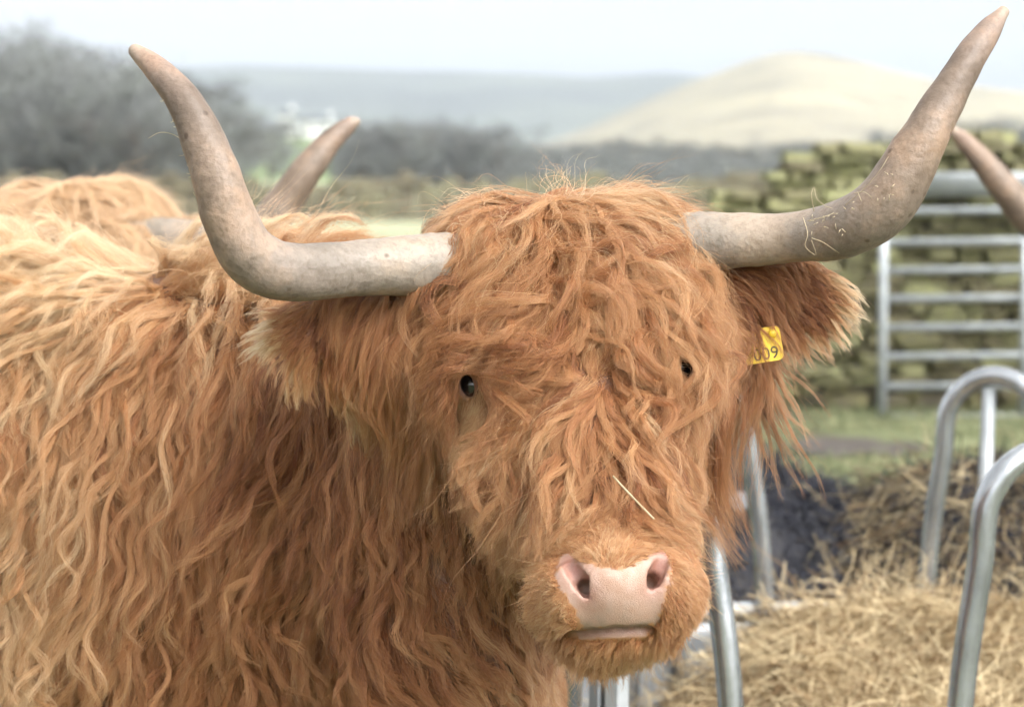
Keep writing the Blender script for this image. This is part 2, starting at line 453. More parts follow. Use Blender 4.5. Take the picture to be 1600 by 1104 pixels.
# ------------------------------------------------------------------ dry stone walls
def stone_mesh(seed):
    bm = bmesh.new(); bmesh.ops.create_cube(bm, size=1)
    bmesh.ops.bevel(bm, geom=bm.edges[:], offset=0.10, segments=1, profile=.5, affect='EDGES')
    r = random.Random(seed)
    for q in bm.verts: q.co += Vector((r.uniform(-.09, .09), r.uniform(-.06, .06), r.uniform(-.14, .14)))
    me = bpy.data.meshes.new('stone'); bm.to_mesh(me); bm.free(); me.materials.append(M_stone)
    return me
STONES = [stone_mesh(k) for k in range(10)]
wall = empty('dry_stone_wall', (1.08, 14.95, 0))
tag(wall, 'mossy yellow-green dry stone wall behind the metal gate, its left end crumbled', 'stone wall')
wall_top = lambda x: np.interp(x, [1.05, 1.2, 1.45, 1.62, 1.75, 2.0, 2.6, 3.2], [1.12, 1.19, 1.27, 1.38, 1.46, 1.48, 1.52, 1.5])
z = 0.0
count = 0; rest = []
while z < 1.6:
    ch = random.uniform(.042, .072)
    x = 1.08 + random.uniform(-.03, .05)
    while x < 5.2:
        L = random.choice((random.uniform(.08, .16), random.uniform(.14, .32)))
        xc = x + L / 2
        if z + ch * .5 < wall_top(xc) + random.uniform(-.03, .03):
            mt = Matrix.Translation((xc - 1.08, random.uniform(-.025, .025), z + ch / 2)) @ Matrix.Rotation(random.gauss(0, .03), 4, 'Y') @ Matrix.Rotation(random.gauss(0, .05), 4, 'Z') @ Matrix.Diagonal((L * 1.02, .42 + random.uniform(-.06, .06), ch * 1.05, 1))
            me = STONES[random.randrange(10)]
            if xc < 2.9 and z > .1 and count < 297:
                o = link(bpy.data.objects.new('stone', me), wall); o.matrix_local = mt; count += 1
            else:
                rest.append((mt, me))
        x += L + random.uniform(.004, .016)
    z += ch
V, F, o_ = [], [], 0
for mt, me in rest:
    V += [mt @ q.co for q in me.vertices]; F += [tuple(i + o_ for i in p.vertices) for p in me.polygons]; o_ += len(me.vertices)
tag(mesh_np('stonework', np.array([tuple(q) for q in V]), F, M_stone, wall, False), kind='stuff')
bm = bmesh.new(); bmesh.ops.create_cube(bm, size=1)
for q in bm.verts: q.co = ((q.co.x + .5) * 3.9 + .12, q.co.y * .3, (q.co.z + .5) * 1.08)
bm_obj('rubble_core', bm, M_core, wall)
# far wall across the field
fw = []
V, F, o_ = [], [], 0
z = 0
while z < 1.22:
    x = -17.0
    while x < 16:
        L = random.uniform(.25, .6); hgt = .16
        if z + hgt < 1.2 + .1 * math.sin(x * 1.3) + random.uniform(-.08, .12):
            bx = [(x, -.25, z), (x + L, -.25, z), (x + L, .25, z), (x, .25, z), (x + .03, -.2, z + hgt), (x + L - .03, -.2, z + hgt), (x + L - .03, .2, z + hgt), (x + .03, .2, z + hgt)]
            jy = random.uniform(-.06, .06)
            V += [(a, b + jy, c_) for a, b, c_ in bx]
            F += [tuple(i + o_ for i in q) for q in ((0, 1, 5, 4), (1, 2, 6, 5), (2, 3, 7, 6), (3, 0, 4, 7), (4, 5, 6, 7))]; o_ += 8
        x += L + .015
    z += .165
o = mesh_np('field_wall', np.array(V) + [0, 72, 0], F, M_farwall, None, False)
tag(o, 'long low brown stone wall across the far side of the field', 'stone wall')

# ------------------------------------------------------------------ field gate, standing in front of the wall
D = 14.45
gate = empty('metal_gate', (P(1378, 640, D)[0], P(1378, 640, D)[1], 0))
tag(gate, 'galvanised seven-bar metal gate standing against the mossy wall', 'gate')
k = D / FPX
zz = lambda y: CAM_H - (y - 270) * k
for y in (330, 378, 422, 466, 511, 556, 603, 652):
    z0 = zz(y)
    tube('bar', [(0, 0, z0), (1.1, 0, z0 + .012), (2.2, 0, z0 + .025)], .021, M_galv_old, gate, 10)
tube('stile', [(0, 0, zz(664)), (0, 0, .6), (0, 0, zz(322))], .026, M_galv_old, gate, 10)
tube('stile', [(.765, -.004, zz(655)), (.765, -.004, .6), (.765, -.004, zz(328))], .022, M_galv_old, gate, 10)
tube('stile', [(2.2, 0, zz(664)), (2.2, 0, .6), (2.2, 0, zz(322))], .026, M_galv_old, gate, 10)
# a half-round galvanised trough resting on the top of the gate
tr = empty('feed_trough', (P(1440, 300, D)[0], P(1440, 300, D)[1] + .02, zz(309)))
tag(tr, 'pale galvanised half-round trough lying along the top of the gate', 'trough')
ang = np.linspace(-.15, math.pi + .15, 15)
V = []
for x in np.linspace(0, 1.9, 6):
    for a in ang: V.append((x, -.11 * math.cos(a), .12 - .12 * math.sin(a)))
n = len(ang)
F = [(i * n + j, i * n + j + 1, (i + 1) * n + j + 1, (i + 1) * n + j) for i in range(5) for j in range(n - 1)]
pan = mesh_np('pan', V, F, M_galv_old, tr)
sm = pan.modifiers.new('thick', 'SOLIDIFY'); sm.thickness = .004
for x in (0, 1.9):
    vs = [(x, -.11 * math.cos(a), .12 - .12 * math.sin(a)) for a in ang]
    e = mesh_np('end_plate', vs, [tuple(range(n))], M_galv_old, tr, False)
    e.modifiers.new('thick', 'SOLIDIFY').thickness = .006

# ------------------------------------------------------------------ grass
MUD = ((1.62, 12.5, .34, .55), (2.55, 11.6, .22, .35), (1.15, 11.2, .25, .3))
def in_mud(x, y, g=0.0):
    m = np.zeros(np.shape(x), bool)
    for cx, cy_, rx, ry in MUD:
        m |= ((x - cx) / rx) ** 2 + ((y - cy_) / ry) ** 2 + .35 * fbm(np.stack([x * 5, y * 5, 0 * x], -1), 9) < 1 + g
    return m
M_mud = noise_mat('wet_mud', [(.045, .037, .032), (.09, .075, .065)], 9, .6, .5, 30)
for cx, cy_, rx, ry in MUD:
    v, f = grid_mesh(np.linspace(cx - rx * 1.3, cx + rx * 1.3, 40), np.linspace(cy_ - ry * 1.3, cy_ + ry * 1.3, 40), lambda X, Y: ground_z(X, Y) + .005 + .012 * fbm(np.stack([X * 9, Y * 9, 0 * X], -1), 15) + .012)
    f = f[in_mud(v[:, 0], v[:, 1])[f].all(1)]
    tag(mesh_np('mud_patch', v, f, M_mud), kind='structure')
def blades(n, xr, yr, hmin, hmax, wd, dens=None, col=None):
    x = rng.uniform(*xr, n); y = rng.uniform(*yr, n)
    k = (fbm(np.stack([x * 1.1, y * 1.1, 0 * x], -1), 5) > -.28) & ~in_mud(x, y, -.08)
    x, y = x[k], y[k]; n = len(x)
    zb = ground_z(x, y) - .004
    h = rng.uniform(hmin, hmax, n); a = rng.uniform(0, 6.28, n); ln = rng.uniform(.1, .8, n) * h
    b = np.stack([x, y, zb], -1); s = np.stack([np.cos(a), np.sin(a), 0 * a], -1) * wd
    dr = np.stack([np.cos(a + 1.5), np.sin(a + 1.5), 0 * a], -1)
    t = b + dr * ln[:, None]; t[:, 2] += h
    mid = b + dr * (ln * .35)[:, None]; mid[:, 2] += h * .6
    v = np.stack([b - s, b + s, mid + s * .7, mid - s * .7, t], 1).reshape(-1, 3)
    i = np.arange(n)[:, None] * 5
    f = np.concatenate([i + [[0, 1, 2]], i + [[0, 2, 3]], i + [[3, 2, 4]]])
    return v, f, np.repeat(np.arange(n), 5)
v, f, ids = blades(90000, (-1.5, 5.5), (6.2, 15.2), .02, .065, .0028)
M_grass = attr_mat('grass_blades', 'col', 0.8, spec=.2)
o = mesh_np('pasture_grass', v, f, M_grass, smooth=False)
u = rng.uniform(0, 1, ids.max() + 1)[:, None]
c = np.where(u < .12, np.array([.42, .38, .22]), np.array([.105, .125, .06]) * (1 - u) + np.array([.19, .21, .115]) * u)
set_attr(o.data, 'col', np.concatenate([c[ids], np.ones((len(ids), 1))], 1), 'FLOAT_COLOR')
tag(o, 'short green pasture grass with muddy patches below the gate', 'grass', kind='stuff')

# ------------------------------------------------------------------ ring feeder
FC = np.array([0.625, 4.95, 0.0]); FR = 0.83
feeder = empty('ring_feeder', tuple(FC))
tag(feeder, 'galvanised ring feeder of arched tube hoops on a low sheet skirt, full of hay', 'ring feeder')
def ring_pt(a, z, r=FR): return np.array([r * math.sin(a), -r * math.cos(a), z])     # a = 0 faces the camera
HOOP_TOP, HOOP_R = 0.868, 0.021
def hoop(a0):
    hw0, hw1 = 0.168 / FR, 0.112 / FR          # half width at the foot and at the spring of the arch
    zs = HOOP_TOP - 0.12
    pts = [ring_pt(a0 - hw0, 0.05), ring_pt(a0 - hw0 * .93, .3), ring_pt(a0 - (hw0 + hw1) / 2, .52), ring_pt(a0 - hw1 * 1.04, zs - .06)]
    for q in np.linspace(0.0, math.pi, 11):
        pts.append(ring_pt(a0 - hw1 * math.cos(q), zs + 0.12 * math.sin(q)))
    pts += [ring_pt(a0 + hw1 * 1.04, zs - .06), ring_pt(a0 + (hw0 + hw1) / 2, .52), ring_pt(a0 + hw0 * .93, .3), ring_pt(a0 + hw0, .05)]
    return tube('hoop', catmull(pts, 110), HOOP_R, M_galv, feeder, 16)
NH = 8
step = 2 * math.pi / NH
A0 = 0.268
for k in range(NH):
    hoop(A0 + k * step)
    # a straight stay runs down inside the top of each hoop at the back
    a = A0 + k * step
    if 1.2 < a < 5.2:
        tube('stay', [ring_pt(a + .02, HOOP_TOP - .03, FR - .0), ring_pt(a + .03, .5, FR - .0), ring_pt(a + .05, .05, FR - .0)], .015, M_galv_old, feeder, 10)
ang = np.linspace(0, 2 * math.pi, 97)
V = []
for a in ang:
    for z_ in np.linspace(.02, .335, 7):
        V.append(ring_pt(a, z_, FR + .024 + .003 * math.sin(z_ * 60)))
F = [(i * 7 + j, i * 7 + j + 1, (i + 1) * 7 + j + 1, (i + 1) * 7 + j) for i in range(96) for j in range(6)]
sk = mesh_np('skirt', V, F, M_sheet, feeder)
sk.modifiers.new('thick', 'SOLIDIFY').thickness = .003
tube('top_rail', [ring_pt(a, .345, FR + .02) for a in ang], .017, M_galv_old, feeder, 10)
tube('bottom_rail', [ring_pt(a, .02, FR + .02) for a in ang], .019, M_galv_old, feeder, 10)
# bolted joint of two ring sections, left of the front
def plate(name, a, r, w_, d_, z0, z1, mat):
    c0 = ring_pt(a, 0, r); bm = bmesh.new(); bmesh.ops.create_cube(bm, size=1)
    for q in bm.verts: q.co = (q.co.x * w_, q.co.y * d_, (q.co.z + .5) * (z1 - z0) + z0)
    bmesh.ops.rotate(bm, verts=bm.verts, cent=(0, 0, 0), matrix=Matrix.Rotation(a, 3, 'Z'))
    bmesh.ops.translate(bm, verts=bm.verts, vec=tuple(c0))
    bmesh.ops.bevel(bm, geom=bm.edges[:], offset=.002, segments=1, profile=.5, affect='EDGES')
    return bm_obj(name, bm, mat, feeder)
plate('joint_plate', -.585, FR + .046, .020, .04, .02, .56, M_sheet)
plate('joint_plate', -.550, FR + .046, .026, .036, .02, .56, M_galv_old)

# ------------------------------------------------------------------ hay
def strands_mesh(name, base, dirs, L, wd, col, mat, droop=.5, seg=4, curl=.25):
    """many flat bent stalks in one mesh"""
    n = len(base)
    t = np.linspace(0, 1, seg + 1)
    side = np.cross(dirs, rng.normal(0, 1, (n, 3))); side /= np.linalg.norm(side, axis=1)[:, None] + 1e-9
    bend = np.cross(dirs, side)
    pts = []
    ph = rng.uniform(0, 6.28, n); am = rng.normal(0, curl, n)
    for q in t:
        p = base + dirs * (L * q)[:, None] + bend * (L * am * q * q)[:, None] + side * (L * curl * .3 * np.sin(ph + q * 5))[:, None]
        p = p.copy(); p[:, 2] -= droop * L * q * q
        pts.append(p)
    pts = np.stack(pts, 1)
    nrm = rng.normal(0, 1, (n, 3)); s = np.cross(dirs, nrm); s /= np.linalg.norm(s, axis=1)[:, None] + 1e-9
    wv = (wd * (1 if np.isscalar(wd) else 1))
    wv = np.broadcast_to(wv, (n,))[:, None, None]
    v = np.stack([pts - s[:, None] * wv, pts + s[:, None] * wv], 2).reshape(-1, 3)
    k = 2 * (seg + 1)
    i = np.arange(n)[:, None] * k
    f = np.concatenate([i + [[2 * j, 2 * j + 1, 2 * j + 3, 2 * j + 2]] for j in range(seg)])
    o = mesh_np(name, v, f, mat)
    set_attr(o.data, 'col', np.repeat(np.concatenate([col, np.ones((n, 1))], 1), k, 0), 'FLOAT_COLOR')
    return o
def unit(a): return a / (np.linalg.norm(a, axis=1)[:, None] + 1e-9)
def hay_cols(n, dark=0.0):
    u = rng.uniform(0, 1, (n, 1))
    c = np.array([.30, .215, .115]) * (1 - u) + np.array([.62, .51, .32]) * u
    b = rng.uniform(0, 1, (n, 1)) < .2
    c = np.where(b, np.array([.16, .095, .045]), c)
    return c * (1 - dark * rng.uniform(0, 1, (n, 1)))
def heap_z(x, y):
    """height of the hay inside the feeder"""
    r = np.hypot(x - FC[0], y - FC[1]) / FR
    s = np.clip((x - .22) / .5, 0, 1); s = s * s * (3 - 2 * s)
    z = .08 + .17 * s + .05 * fbm(np.stack([x * 5, y * 5, 0 * x], -1), 21)
    z += .13 * np.exp(-((x - .58) / .10) ** 2 - ((y - 5.2) / .16) ** 2)
    z += .05 * np.exp(-((x - .95) / .3) ** 2 - ((y - 5.25) / .25) ** 2)
    z += (.09 * np.exp(-((y - 5.52) / .2) ** 2)) * s
    return z * np.clip((1.02 - r) * 6, 0, 1) ** .5 + .02
xs = np.linspace(-.85, .85, 60)
v, f = grid_mesh(xs + FC[0], xs + FC[1], heap_z)
keep = np.all(np.hypot(v[f][:, :, 0] - FC[0], v[f][:, :, 1] - FC[1]) < FR - .01, axis=1)
o1 = mesh_np('hay_bed', v, f[keep], M_hay)
set_attr(o1.data, 'col', np.tile([.24, .17, .085, 1], (len(v), 1)), 'FLOAT_COLOR')
n = 52000
a = rng.uniform(0, 6.28, n); r = FR * np.sqrt(rng.uniform(0, .95, n))
b = np.stack([FC[0] + r * np.cos(a), FC[1] + r * np.sin(a), 0 * a], -1); b[:, 2] = heap_z(b[:, 0], b[:, 1]) - .01
d = rng.normal(0, 1, (n, 3)); d[:, 2] = np.abs(d[:, 2]) * .2; d = unit(d)
pk = np.exp(-((b[:, 1] - 5.25) / .2) ** 2) * rng.uniform(0, 1, n)
d[:, 2] += pk * .12; d = unit(d)
L = rng.uniform(.05, .22, n) * (1 - .2 * pk)
o2 = strands_mesh('hay_strands', b, d, L, rng.uniform(.0005, .0013, n), hay_cols(n), M_hay, .35, 4, .5)
# spilling over the front of the ring, nearest the camera
hay = empty('hay_heap', tuple(FC))
tag(hay, 'heap of loose pale hay filling the ring feeder', 'hay', kind='stuff')
for o in (o1, o2):
    o.parent = hay; o.matrix_parent_inverse = Matrix.Translation(-Vector(FC))
    o['kind'] = 'stuff'

# ------------------------------------------------------------------ dark mound behind the feeder
def mound_z(x, y):
    ex = np.clip((x - .05) / .45, 0, 1) * np.clip((1.75 - x) / .4, 0, 1)
    ey = np.clip(1 - ((y - 6.55) / .62) ** 2, 0, 1)
    top = .58 + .05 * np.sin(x * 5.2 + .4) + .03 * np.sin(x * 13)
    return top * np.sqrt(ey) * np.sqrt(np.clip(ex, 0, 1)) + .05 * fbm(np.stack([x * 6, y * 6, 0 * x], -1), 31) * (ey > .02) - .02
v, f = grid_mesh(np.linspace(0, 1.8, 110), np.linspace(5.9, 7.2, 80), mound_z)
mound = mesh_np('silage_mound', v, f, M_mound)
tag(mound, 'low black mound strewn with loose hay just behind the ring feeder', 'mound')
n = 9000
x = rng.uniform(.15, 1.7, n); y = 6.55 + rng.uniform(-.62, .35, n)
k = fbm(np.stack([x * 3, y * 3, 0 * x], -1), 8) + .5 * (x - 1.1) > -.2
x, y = x[k], y[k]; n = len(x)
b = np.stack([x, y, mound_z(x, y)], -1)
d = rng.normal(0, 1, (n, 3)); d[:, 2] = np.abs(d[:, 2]) * .15; d[:, 1] -= .3; d = unit(d)
o = strands_mesh('scattered_hay', b, d, rng.uniform(.05, .22, n), rng.uniform(.0007, .0019, n), hay_cols(n, .6) * .8, M_hay, .3, 4, .5)
tag(o, 'brown hay strewn over the black mound behind the feeder', 'hay', kind='stuff')
n = 16000
x = rng.uniform(.15, 1.7, n); y = 6.55 + rng.uniform(-.62, .4, n)
b = np.stack([x, y, mound_z(x, y) - .004], -1)
d = rng.normal(0, 1, (n, 3)); d[:, 2] = np.abs(d[:, 2]) * .6; d = unit(d)
cc = np.array([.018, .019, .026]) * rng.uniform(.5, 2.2, (n, 1))
fz = strands_mesh('black_strands', b, d, rng.uniform(.03, .10, n), rng.uniform(.0008, .002, n), cc, M_hay, .3, 3, .5)
fz.parent = mound; fz['kind'] = 'stuff'
# pale crumpled sheet lying on the left end of the mound
sx = np.linspace(0, .26, 24); sy = np.linspace(0, .12, 14)
v, f = grid_mesh(sx, sy, lambda X, Y: .03 * fbm(np.stack([X * 9, Y * 9, 0 * X], -1), 77))
v = v + [.30, 6.1, 0]; v[:, 2] += np.maximum(mound_z(v[:, 0], v[:, 1]), .56) + .04 - .2 * (v[:, 0] - .3)
M_wrap = noise_mat('pale_grey_wrap', [(.13, .125, .125), (.2, .19, .19)], 9, .9)
o = mesh_np('plastic_sheet', v, f, M_wrap)
o.modifiers.new('thick', 'SOLIDIFY').thickness = .004
tag(o, 'pale grey crumpled sheet on the black mound beside the cow\'s cheek', 'sheet')

# ================================================================== highland cow
# head frame: origin between the eyes, rolled 6 degrees, turned a little to the right
roll, yaw = R_(6), R_(6)
HO = P(915, 600, 3.2)
ex = math.cos(roll) * cR + math.sin(roll) * cU
ez = -math.sin(roll) * cR + math.cos(roll) * cU
hx = math.cos(yaw) * ex + math.sin(yaw) * cF
hy = math.cos(yaw) * cF - math.sin(yaw) * ex
hz = ez
HM = np.stack([hx, hy, hz])                   # world -> head rows
def H(x, y, z): return HO + x * hx + y * hy + z * hz
def ell(c, r, Rm=None):
    c = np.asarray(c, np.float32); r = np.asarray(r, np.float32)
    Rm = HM if Rm is None else Rm
    Rm = np.asarray(Rm, np.float32)
    def f(p):
        q = (p - c) @ Rm.T
        k0 = np.linalg.norm(q / r, axis=-1); k1 = np.linalg.norm(q / (r * r), axis=-1) + 1e-9
        return k0 * (k0 - 1) / k1
    return f
def cone(a, b, ra, rb):
    a = np.asarray(a, np.float32); b = np.asarray(b, np.float32); d = b - a; L2 = float(d @ d)
    def f(p):
        t = np.clip(((p - a) @ d) / L2, 0, 1)
        return np.linalg.norm(p - a - t[..., None] * d, axis=-1) - (ra + (rb - ra) * t)
    return f
I3 = np.eye(3)
head_prims = [
    (ell(H(0, .085, .080), (.140, .12, .122)), .05), (ell(H(.105, .09, .15), (.055, .06, .055)), .05), (ell(H(-.105, .09, .15), (.055, .06, .055)), .05),
    (cone(H(0, .03, .02), H(0, -.135, -.2), .108, .074), .06),
    (ell(H(.098, -.012, .035), (.04, .05, .04)), .04),
    (ell(H(-.098, -.012, .035), (.04, .05, .04)), .04),
    (ell(H(-.108, -.018, -.045), (.042, .05, .06)), .04), (ell(H(.086, -.010, -.045), (.040, .05, .06)), .04),
    (ell(H(-.075, .09, .152), (.065, .06, .055)), .05), (ell(H(-.005, .09, .168), (.075, .06, .058)), .05),
    (ell(H(-.012, -.168, -.238), (.098, .085, .066)), .04),
    (cone(H(0, .06, -.12), H(-.005, -.12, -.268), .075, .045), .05),
    (ell(H(-.014, -.160, -.285), (.070, .052, .028)), .012),
    (ell(H(.062, .06, -.09), (.046, .09, .11)), .06),
    (ell(H(-.075, .06, -.09), (.048, .09, .11)), .06),
]
def earR(base, tip, half, thick):
    a = tip - base; a = a / np.linalg.norm(a)
    nrm = -cF - a * (-cF @ a); nrm /= np.linalg.norm(nrm)
    b = np.cross(nrm, a)
    return ell((base + tip) / 2, (np.linalg.norm(tip - base) / 2, half, thick), np.stack([a, b, nrm]))
EL0, EL1 = P(690, 500, 3.28), P(432, 512, 3.22)
ER0, ER1 = P(1085, 452, 3.30), P(1312, 462, 3.26)
earL_prims = [(earR(EL0, EL1, .047, .016), .02), (cone(P(720, 490, 3.28), P(620, 505, 3.25), .04, .024), .03)]
earR_prims = [(earR(ER0, ER1, .050, .016), .02), (cone(P(1060, 450, 3.29), P(1140, 455, 3.28), .04, .024), .03)]
body_prims = [
    (cone(P(672, 690, 3.40), P(700, 1010, 3.40), .085, .12), .09),
    (cone(H(-.02, .16, .0), P(420, 700, 3.74), .135, .265), .10),
    (cone(H(-.03, .16, -.12), P(520, 900, 3.70), .10, .22), .10),
    (ell((-.52, 3.82, .76), (.36, .33, .36), I3), .15), (ell((-.86, 3.84, .96), (.30, .20, .22), I3), .15),
    (ell((-1.1, 3.88, .74), (.62, .36, .37), I3), .15),
    (ell((-1.72, 3.95, .76), (.36, .33, .37), I3), .15),
    (ell((-.17, 3.66, .60), (.22, .20, .25), I3), .12),
    (cone((-.42, 3.68, .55), (-.40, 3.66, .30), .11, .07), .08), (cone((-.40, 3.66, .32), (-.40, 3.66, .03), .062, .055), .04),
    (cone((-.42, 3.98, .55), (-.44, 3.98, .30), .11, .07), .08), (cone((-.44, 3.98, .32), (-.44, 3.98, .03), .062, .055), .04),
    (cone((-1.72, 3.78, .62), (-1.62, 3.76, .40), .15, .08), .08), (cone((-1.62, 3.76, .40), (-1.76, 3.76, .27), .075, .06), .04), (cone((-1.76, 3.76, .27), (-1.74, 3.76, .03), .056, .055), .04),
    (cone((-1.74, 4.10, .62), (-1.66, 4.12, .40), .15, .08), .08), (cone((-1.66, 4.12, .40), (-1.80, 4.12, .27), .075, .06), .04), (cone((-1.80, 4.12, .27), (-1.78, 4.12, .03), .056, .055), .04),
    (cone((-2.05, 3.98, 1.02), (-2.12, 4.0, .45), .035, .02), .03),
]
def smin(a, b, k):
    h = np.clip(.5 + .5 * (b - a) / k, 0, 1)
    return b + (a - b) * h - k * h * (1 - h)
def union(prims, p, base=None):
    r = base
    for f, k in prims:
        r = f(p) if r is None else smin(r, f(p), k)
    return r
carves, bulges = [], []
def cow_sdf(p):
    p = np.asarray(p, np.float32)
    r = union(head_prims, p)
    r = union(body_prims, p, r)
    r = union(earL_prims + earR_prims, p, r)
    for f, k in bulges: r = smin(r, f(p), k)
    for f, k in carves: r = -smin(-r, f(p), k)
    return r
def surf(px, py, d0=2.6):
    """first point of the skin along the ray through a pixel"""
    dr = cR * ((px - 800) / FPX) + cU * ((552 - py) / FPX) + cF
    dr = dr / np.linalg.norm(dr); t = d0
    for _ in range(80):
        s = float(cow_sdf((cC + dr * t)[None])[0])
        t += s * .8
        if abs(s) < 2e-4: break
    return cC + dr * t
def grad(p, e=.004):
    g = np.stack([cow_sdf(p + np.eye(3)[i] * e) - cow_sdf(p - np.eye(3)[i] * e) for i in range(3)], -1)
    return g / (np.linalg.norm(g, axis=-1)[..., None] + 1e-9)
# eyes: lid bulge with an almond opening, the ball sits inside
eyes = []
for px, py, tilt, sx in ((730, 601, -22, -1), (1071, 575, 20, 1)):
    s = surf(px, py); nrm = grad(s[None])[0]
    c = s - nrm * .011
    fw_ = unit((-.6 * cF + .4 * nrm)[None])[0]
    eyes.append((c, fw_, px, py, tilt))
for c, fw_, px, py, tilt in eyes:
    bulges.append((ell(c, (.0275, .0275, .0275), I3), .010))
for c, fw_, px, py, tilt in eyes:
    up = cU * math.cos(R_(tilt)) + cR * math.sin(R_(-tilt)) * -1
    a = unit(np.cross(up, fw_)[None])[0]; b = np.cross(fw_, a)
    carves.append((ell(c + fw_ * .02, (.0095, .0150, .03), np.stack([a, b, fw_])), .004))
# nose: nostril wings, nostrils, lip line
for q in ((889, 930), (1040, 915)):          # fleshy wings below and outside the nostrils
    s = surf(*q); bulges.append((ell(s + .010 * cF, (.021, .020, .034)), .014))
bulges.append((ell(surf(962, 905) + .014 * cF, (.050, .026, .034)), .014))
nl = [surf(x, y) for x, y in ((886, 880), (897, 893), (910, 909), (918, 924))]
nr = [surf(x, y) for x, y in ((1037, 872), (1031, 886), (1023, 901), (1017, 914))]
for nn in (nl, nr):
    for k in range(3):
        ra = (.0060, .0085, .0100, .0090)
        carves.append((cone(nn[k] + (.001 + .003 * k) * cF, nn[k + 1] + (.004 + .003 * k) * cF, ra[k], ra[k + 1]), .003))
    carves.append((cone(nn[2] + .006 * cF, nn[3] + .03 * cF, .0065, .009), .003))
lip = [surf(x, y) for x, y in ((868, 993), (890, 991), (920, 990), (960, 986), (1000, 985), (1025, 984))]
for a_, b_ in zip(lip[:-1], lip[1:]):
    carves.append((cone(a_ + .001 * cF, b_ + .001 * cF, .0056, .0056), .005))

def surface_nets(xs, ys, zs, val):
    nx, ny, nz = val.shape
    s = val < 0
    c = np.zeros((nx - 1, ny - 1, nz - 1), np.int8)
    for i in (0, 1):
        for j in (0, 1):
            for k in (0, 1):
                c += s[i:nx - 1 + i, j:ny - 1 + j, k:nz - 1 + k]
    act = np.argwhere((c > 0) & (c < 8))
    idx = -np.ones(c.shape, np.int64); idx[tuple(act.T)] = np.arange(len(act))
    acc = np.zeros((len(act), 3)); cnt = np.zeros(len(act))
    ax = [xs, ys, zs]
    corners = [(i, j, k) for i in (0, 1) for j in (0, 1) for k in (0, 1)]
    for a in corners:
        for b in corners:
            if sum(abs(q - r) for q, r in zip(a, b)) == 1 and a < b:
                ia = act + a; ib = act + b
                va = val[tuple(ia.T)]; vb = val[tuple(ib.T)]
                m = (va < 0) != (vb < 0)
                t = np.where(m, va / (va - vb + 1e-20), 0)[:, None]
                pa = np.stack([ax[d][ia[:, d]] for d in range(3)], -1); pb = np.stack([ax[d][ib[:, d]] for d in range(3)], -1)
                acc += np.where(m[:, None], pa + (pb - pa) * t, 0); cnt += m
    v = acc / cnt[:, None]
    F = []
    for d in range(3):
        sl0 = [slice(None)] * 3; sl1 = [slice(None)] * 3
        sl0[d] = slice(0, -1); sl1[d] = slice(1, None)
        e = np.argwhere(s[tuple(sl0)] != s[tuple(sl1)])
        o1, o2 = (d + 1) % 3, (d + 2) % 3
        ok = (e[:, o1] > 0) & (e[:, o2] > 0) & (e[:, o1] < val.shape[o1] - 1) & (e[:, o2] < val.shape[o2] - 1)
        e = e[ok]
        u1 = np.zeros(3, int); u1[o1] = 1; u2 = np.zeros(3, int); u2[o2] = 1
        q = np.stack([idx[tuple((e - u1 - u2).T)], idx[tuple((e - u2).T)], idx[tuple(e.T)], idx[tuple((e - u1).T)]], 1)
        flip = ~s[tuple(e.T)]
        q[flip] = q[flip][:, ::-1]
        F.append(q)
    return v, np.concatenate(F)
def axis(*a):
    """start, step, stop, step, stop ...: grid lines that are fine at the face and coarse along the body"""
    return np.concatenate([np.arange(a[i], a[i + 2], a[i + 1]) for i in range(0, len(a) - 2, 2)])
hxs = axis(-2.2, .028, -.34, .009, -.09, .0036, .26, .009, .46, .028, .52)
hys = axis(2.78, .02, 2.88, .0036, 3.2, .009, 3.40, .028, 4.35)
hzs = axis(-.02, .028, .62, .009, .70, .0036, 1.09, .009, 1.34, .028, 1.42)
val = np.empty((len(hxs), len(hys), len(hzs)), np.float32)
Yg, Zg = np.meshgrid(hys, hzs, indexing='ij')
for i, x in enumerate(hxs):
    val[i] = cow_sdf(np.stack([np.full_like(Yg, x), Yg, Zg], -1).astype(np.float32))
cow_v, cow_f = surface_nets(hxs, hys, hzs, val)
del val
COW_BASE = np.array([-.6, 3.8, 0.0])

# skin colours
def in_poly(px, py, poly):
    r = np.zeros(len(px), bool); n = len(poly)
    for i in range(n):
        x0, y0 = poly[i]; x1, y1 = poly[(i + 1) % n]
        c = ((y0 > py) != (y1 > py)) & (px < (x1 - x0) * (py - y0) / (y1 - y0 + 1e-9) + x0)
        r ^= c
    return r
NOSE = [(884, 862), (900, 876), (930, 884), (965, 892), (1000, 882), (1022, 868), (1036, 858), (1046, 880), (1046, 905), (1034, 935), (1032, 962), (1022, 974), (990, 982), (950, 985), (915, 983), (905, 972), (897, 945), (878, 920), (868, 895), (876, 872)]
LIPS = [(900, 985), (1014, 981), (1010, 994), (950, 997), (905, 998)]
vx, vy, vd = project(cow_v)
jx, jy = 7 * fbm(cow_v * 90, 71), 7 * fbm(cow_v * 90, 75)
nose_m = in_poly(vx + jx, vy + jy, NOSE) & (vd < 3.12)
lips_m = in_poly(vx, vy, LIPS) & (vd < 3.12)
col = np.tile(np.array([.13, .05, .022]), (len(cow_v), 1))
pale = np.exp(-(((vx - 738) / 34) ** 2 + ((vy - 650) / 30) ** 2)) * (vd < 3.3)
col = col * (1 - pale[:, None]) + np.array([.62, .42, .22]) * pale[:, None]
mz = np.clip(1 - (np.hypot((vx - 955) / 1.15, vy - 930) - 75) / 60, 0, 1) * (vd < 3.15)
col = col * (1 - mz[:, None]) + np.array([.34, .17, .075]) * mz[:, None]
pk = fbm(cow_v * 120, 4)[:, None]
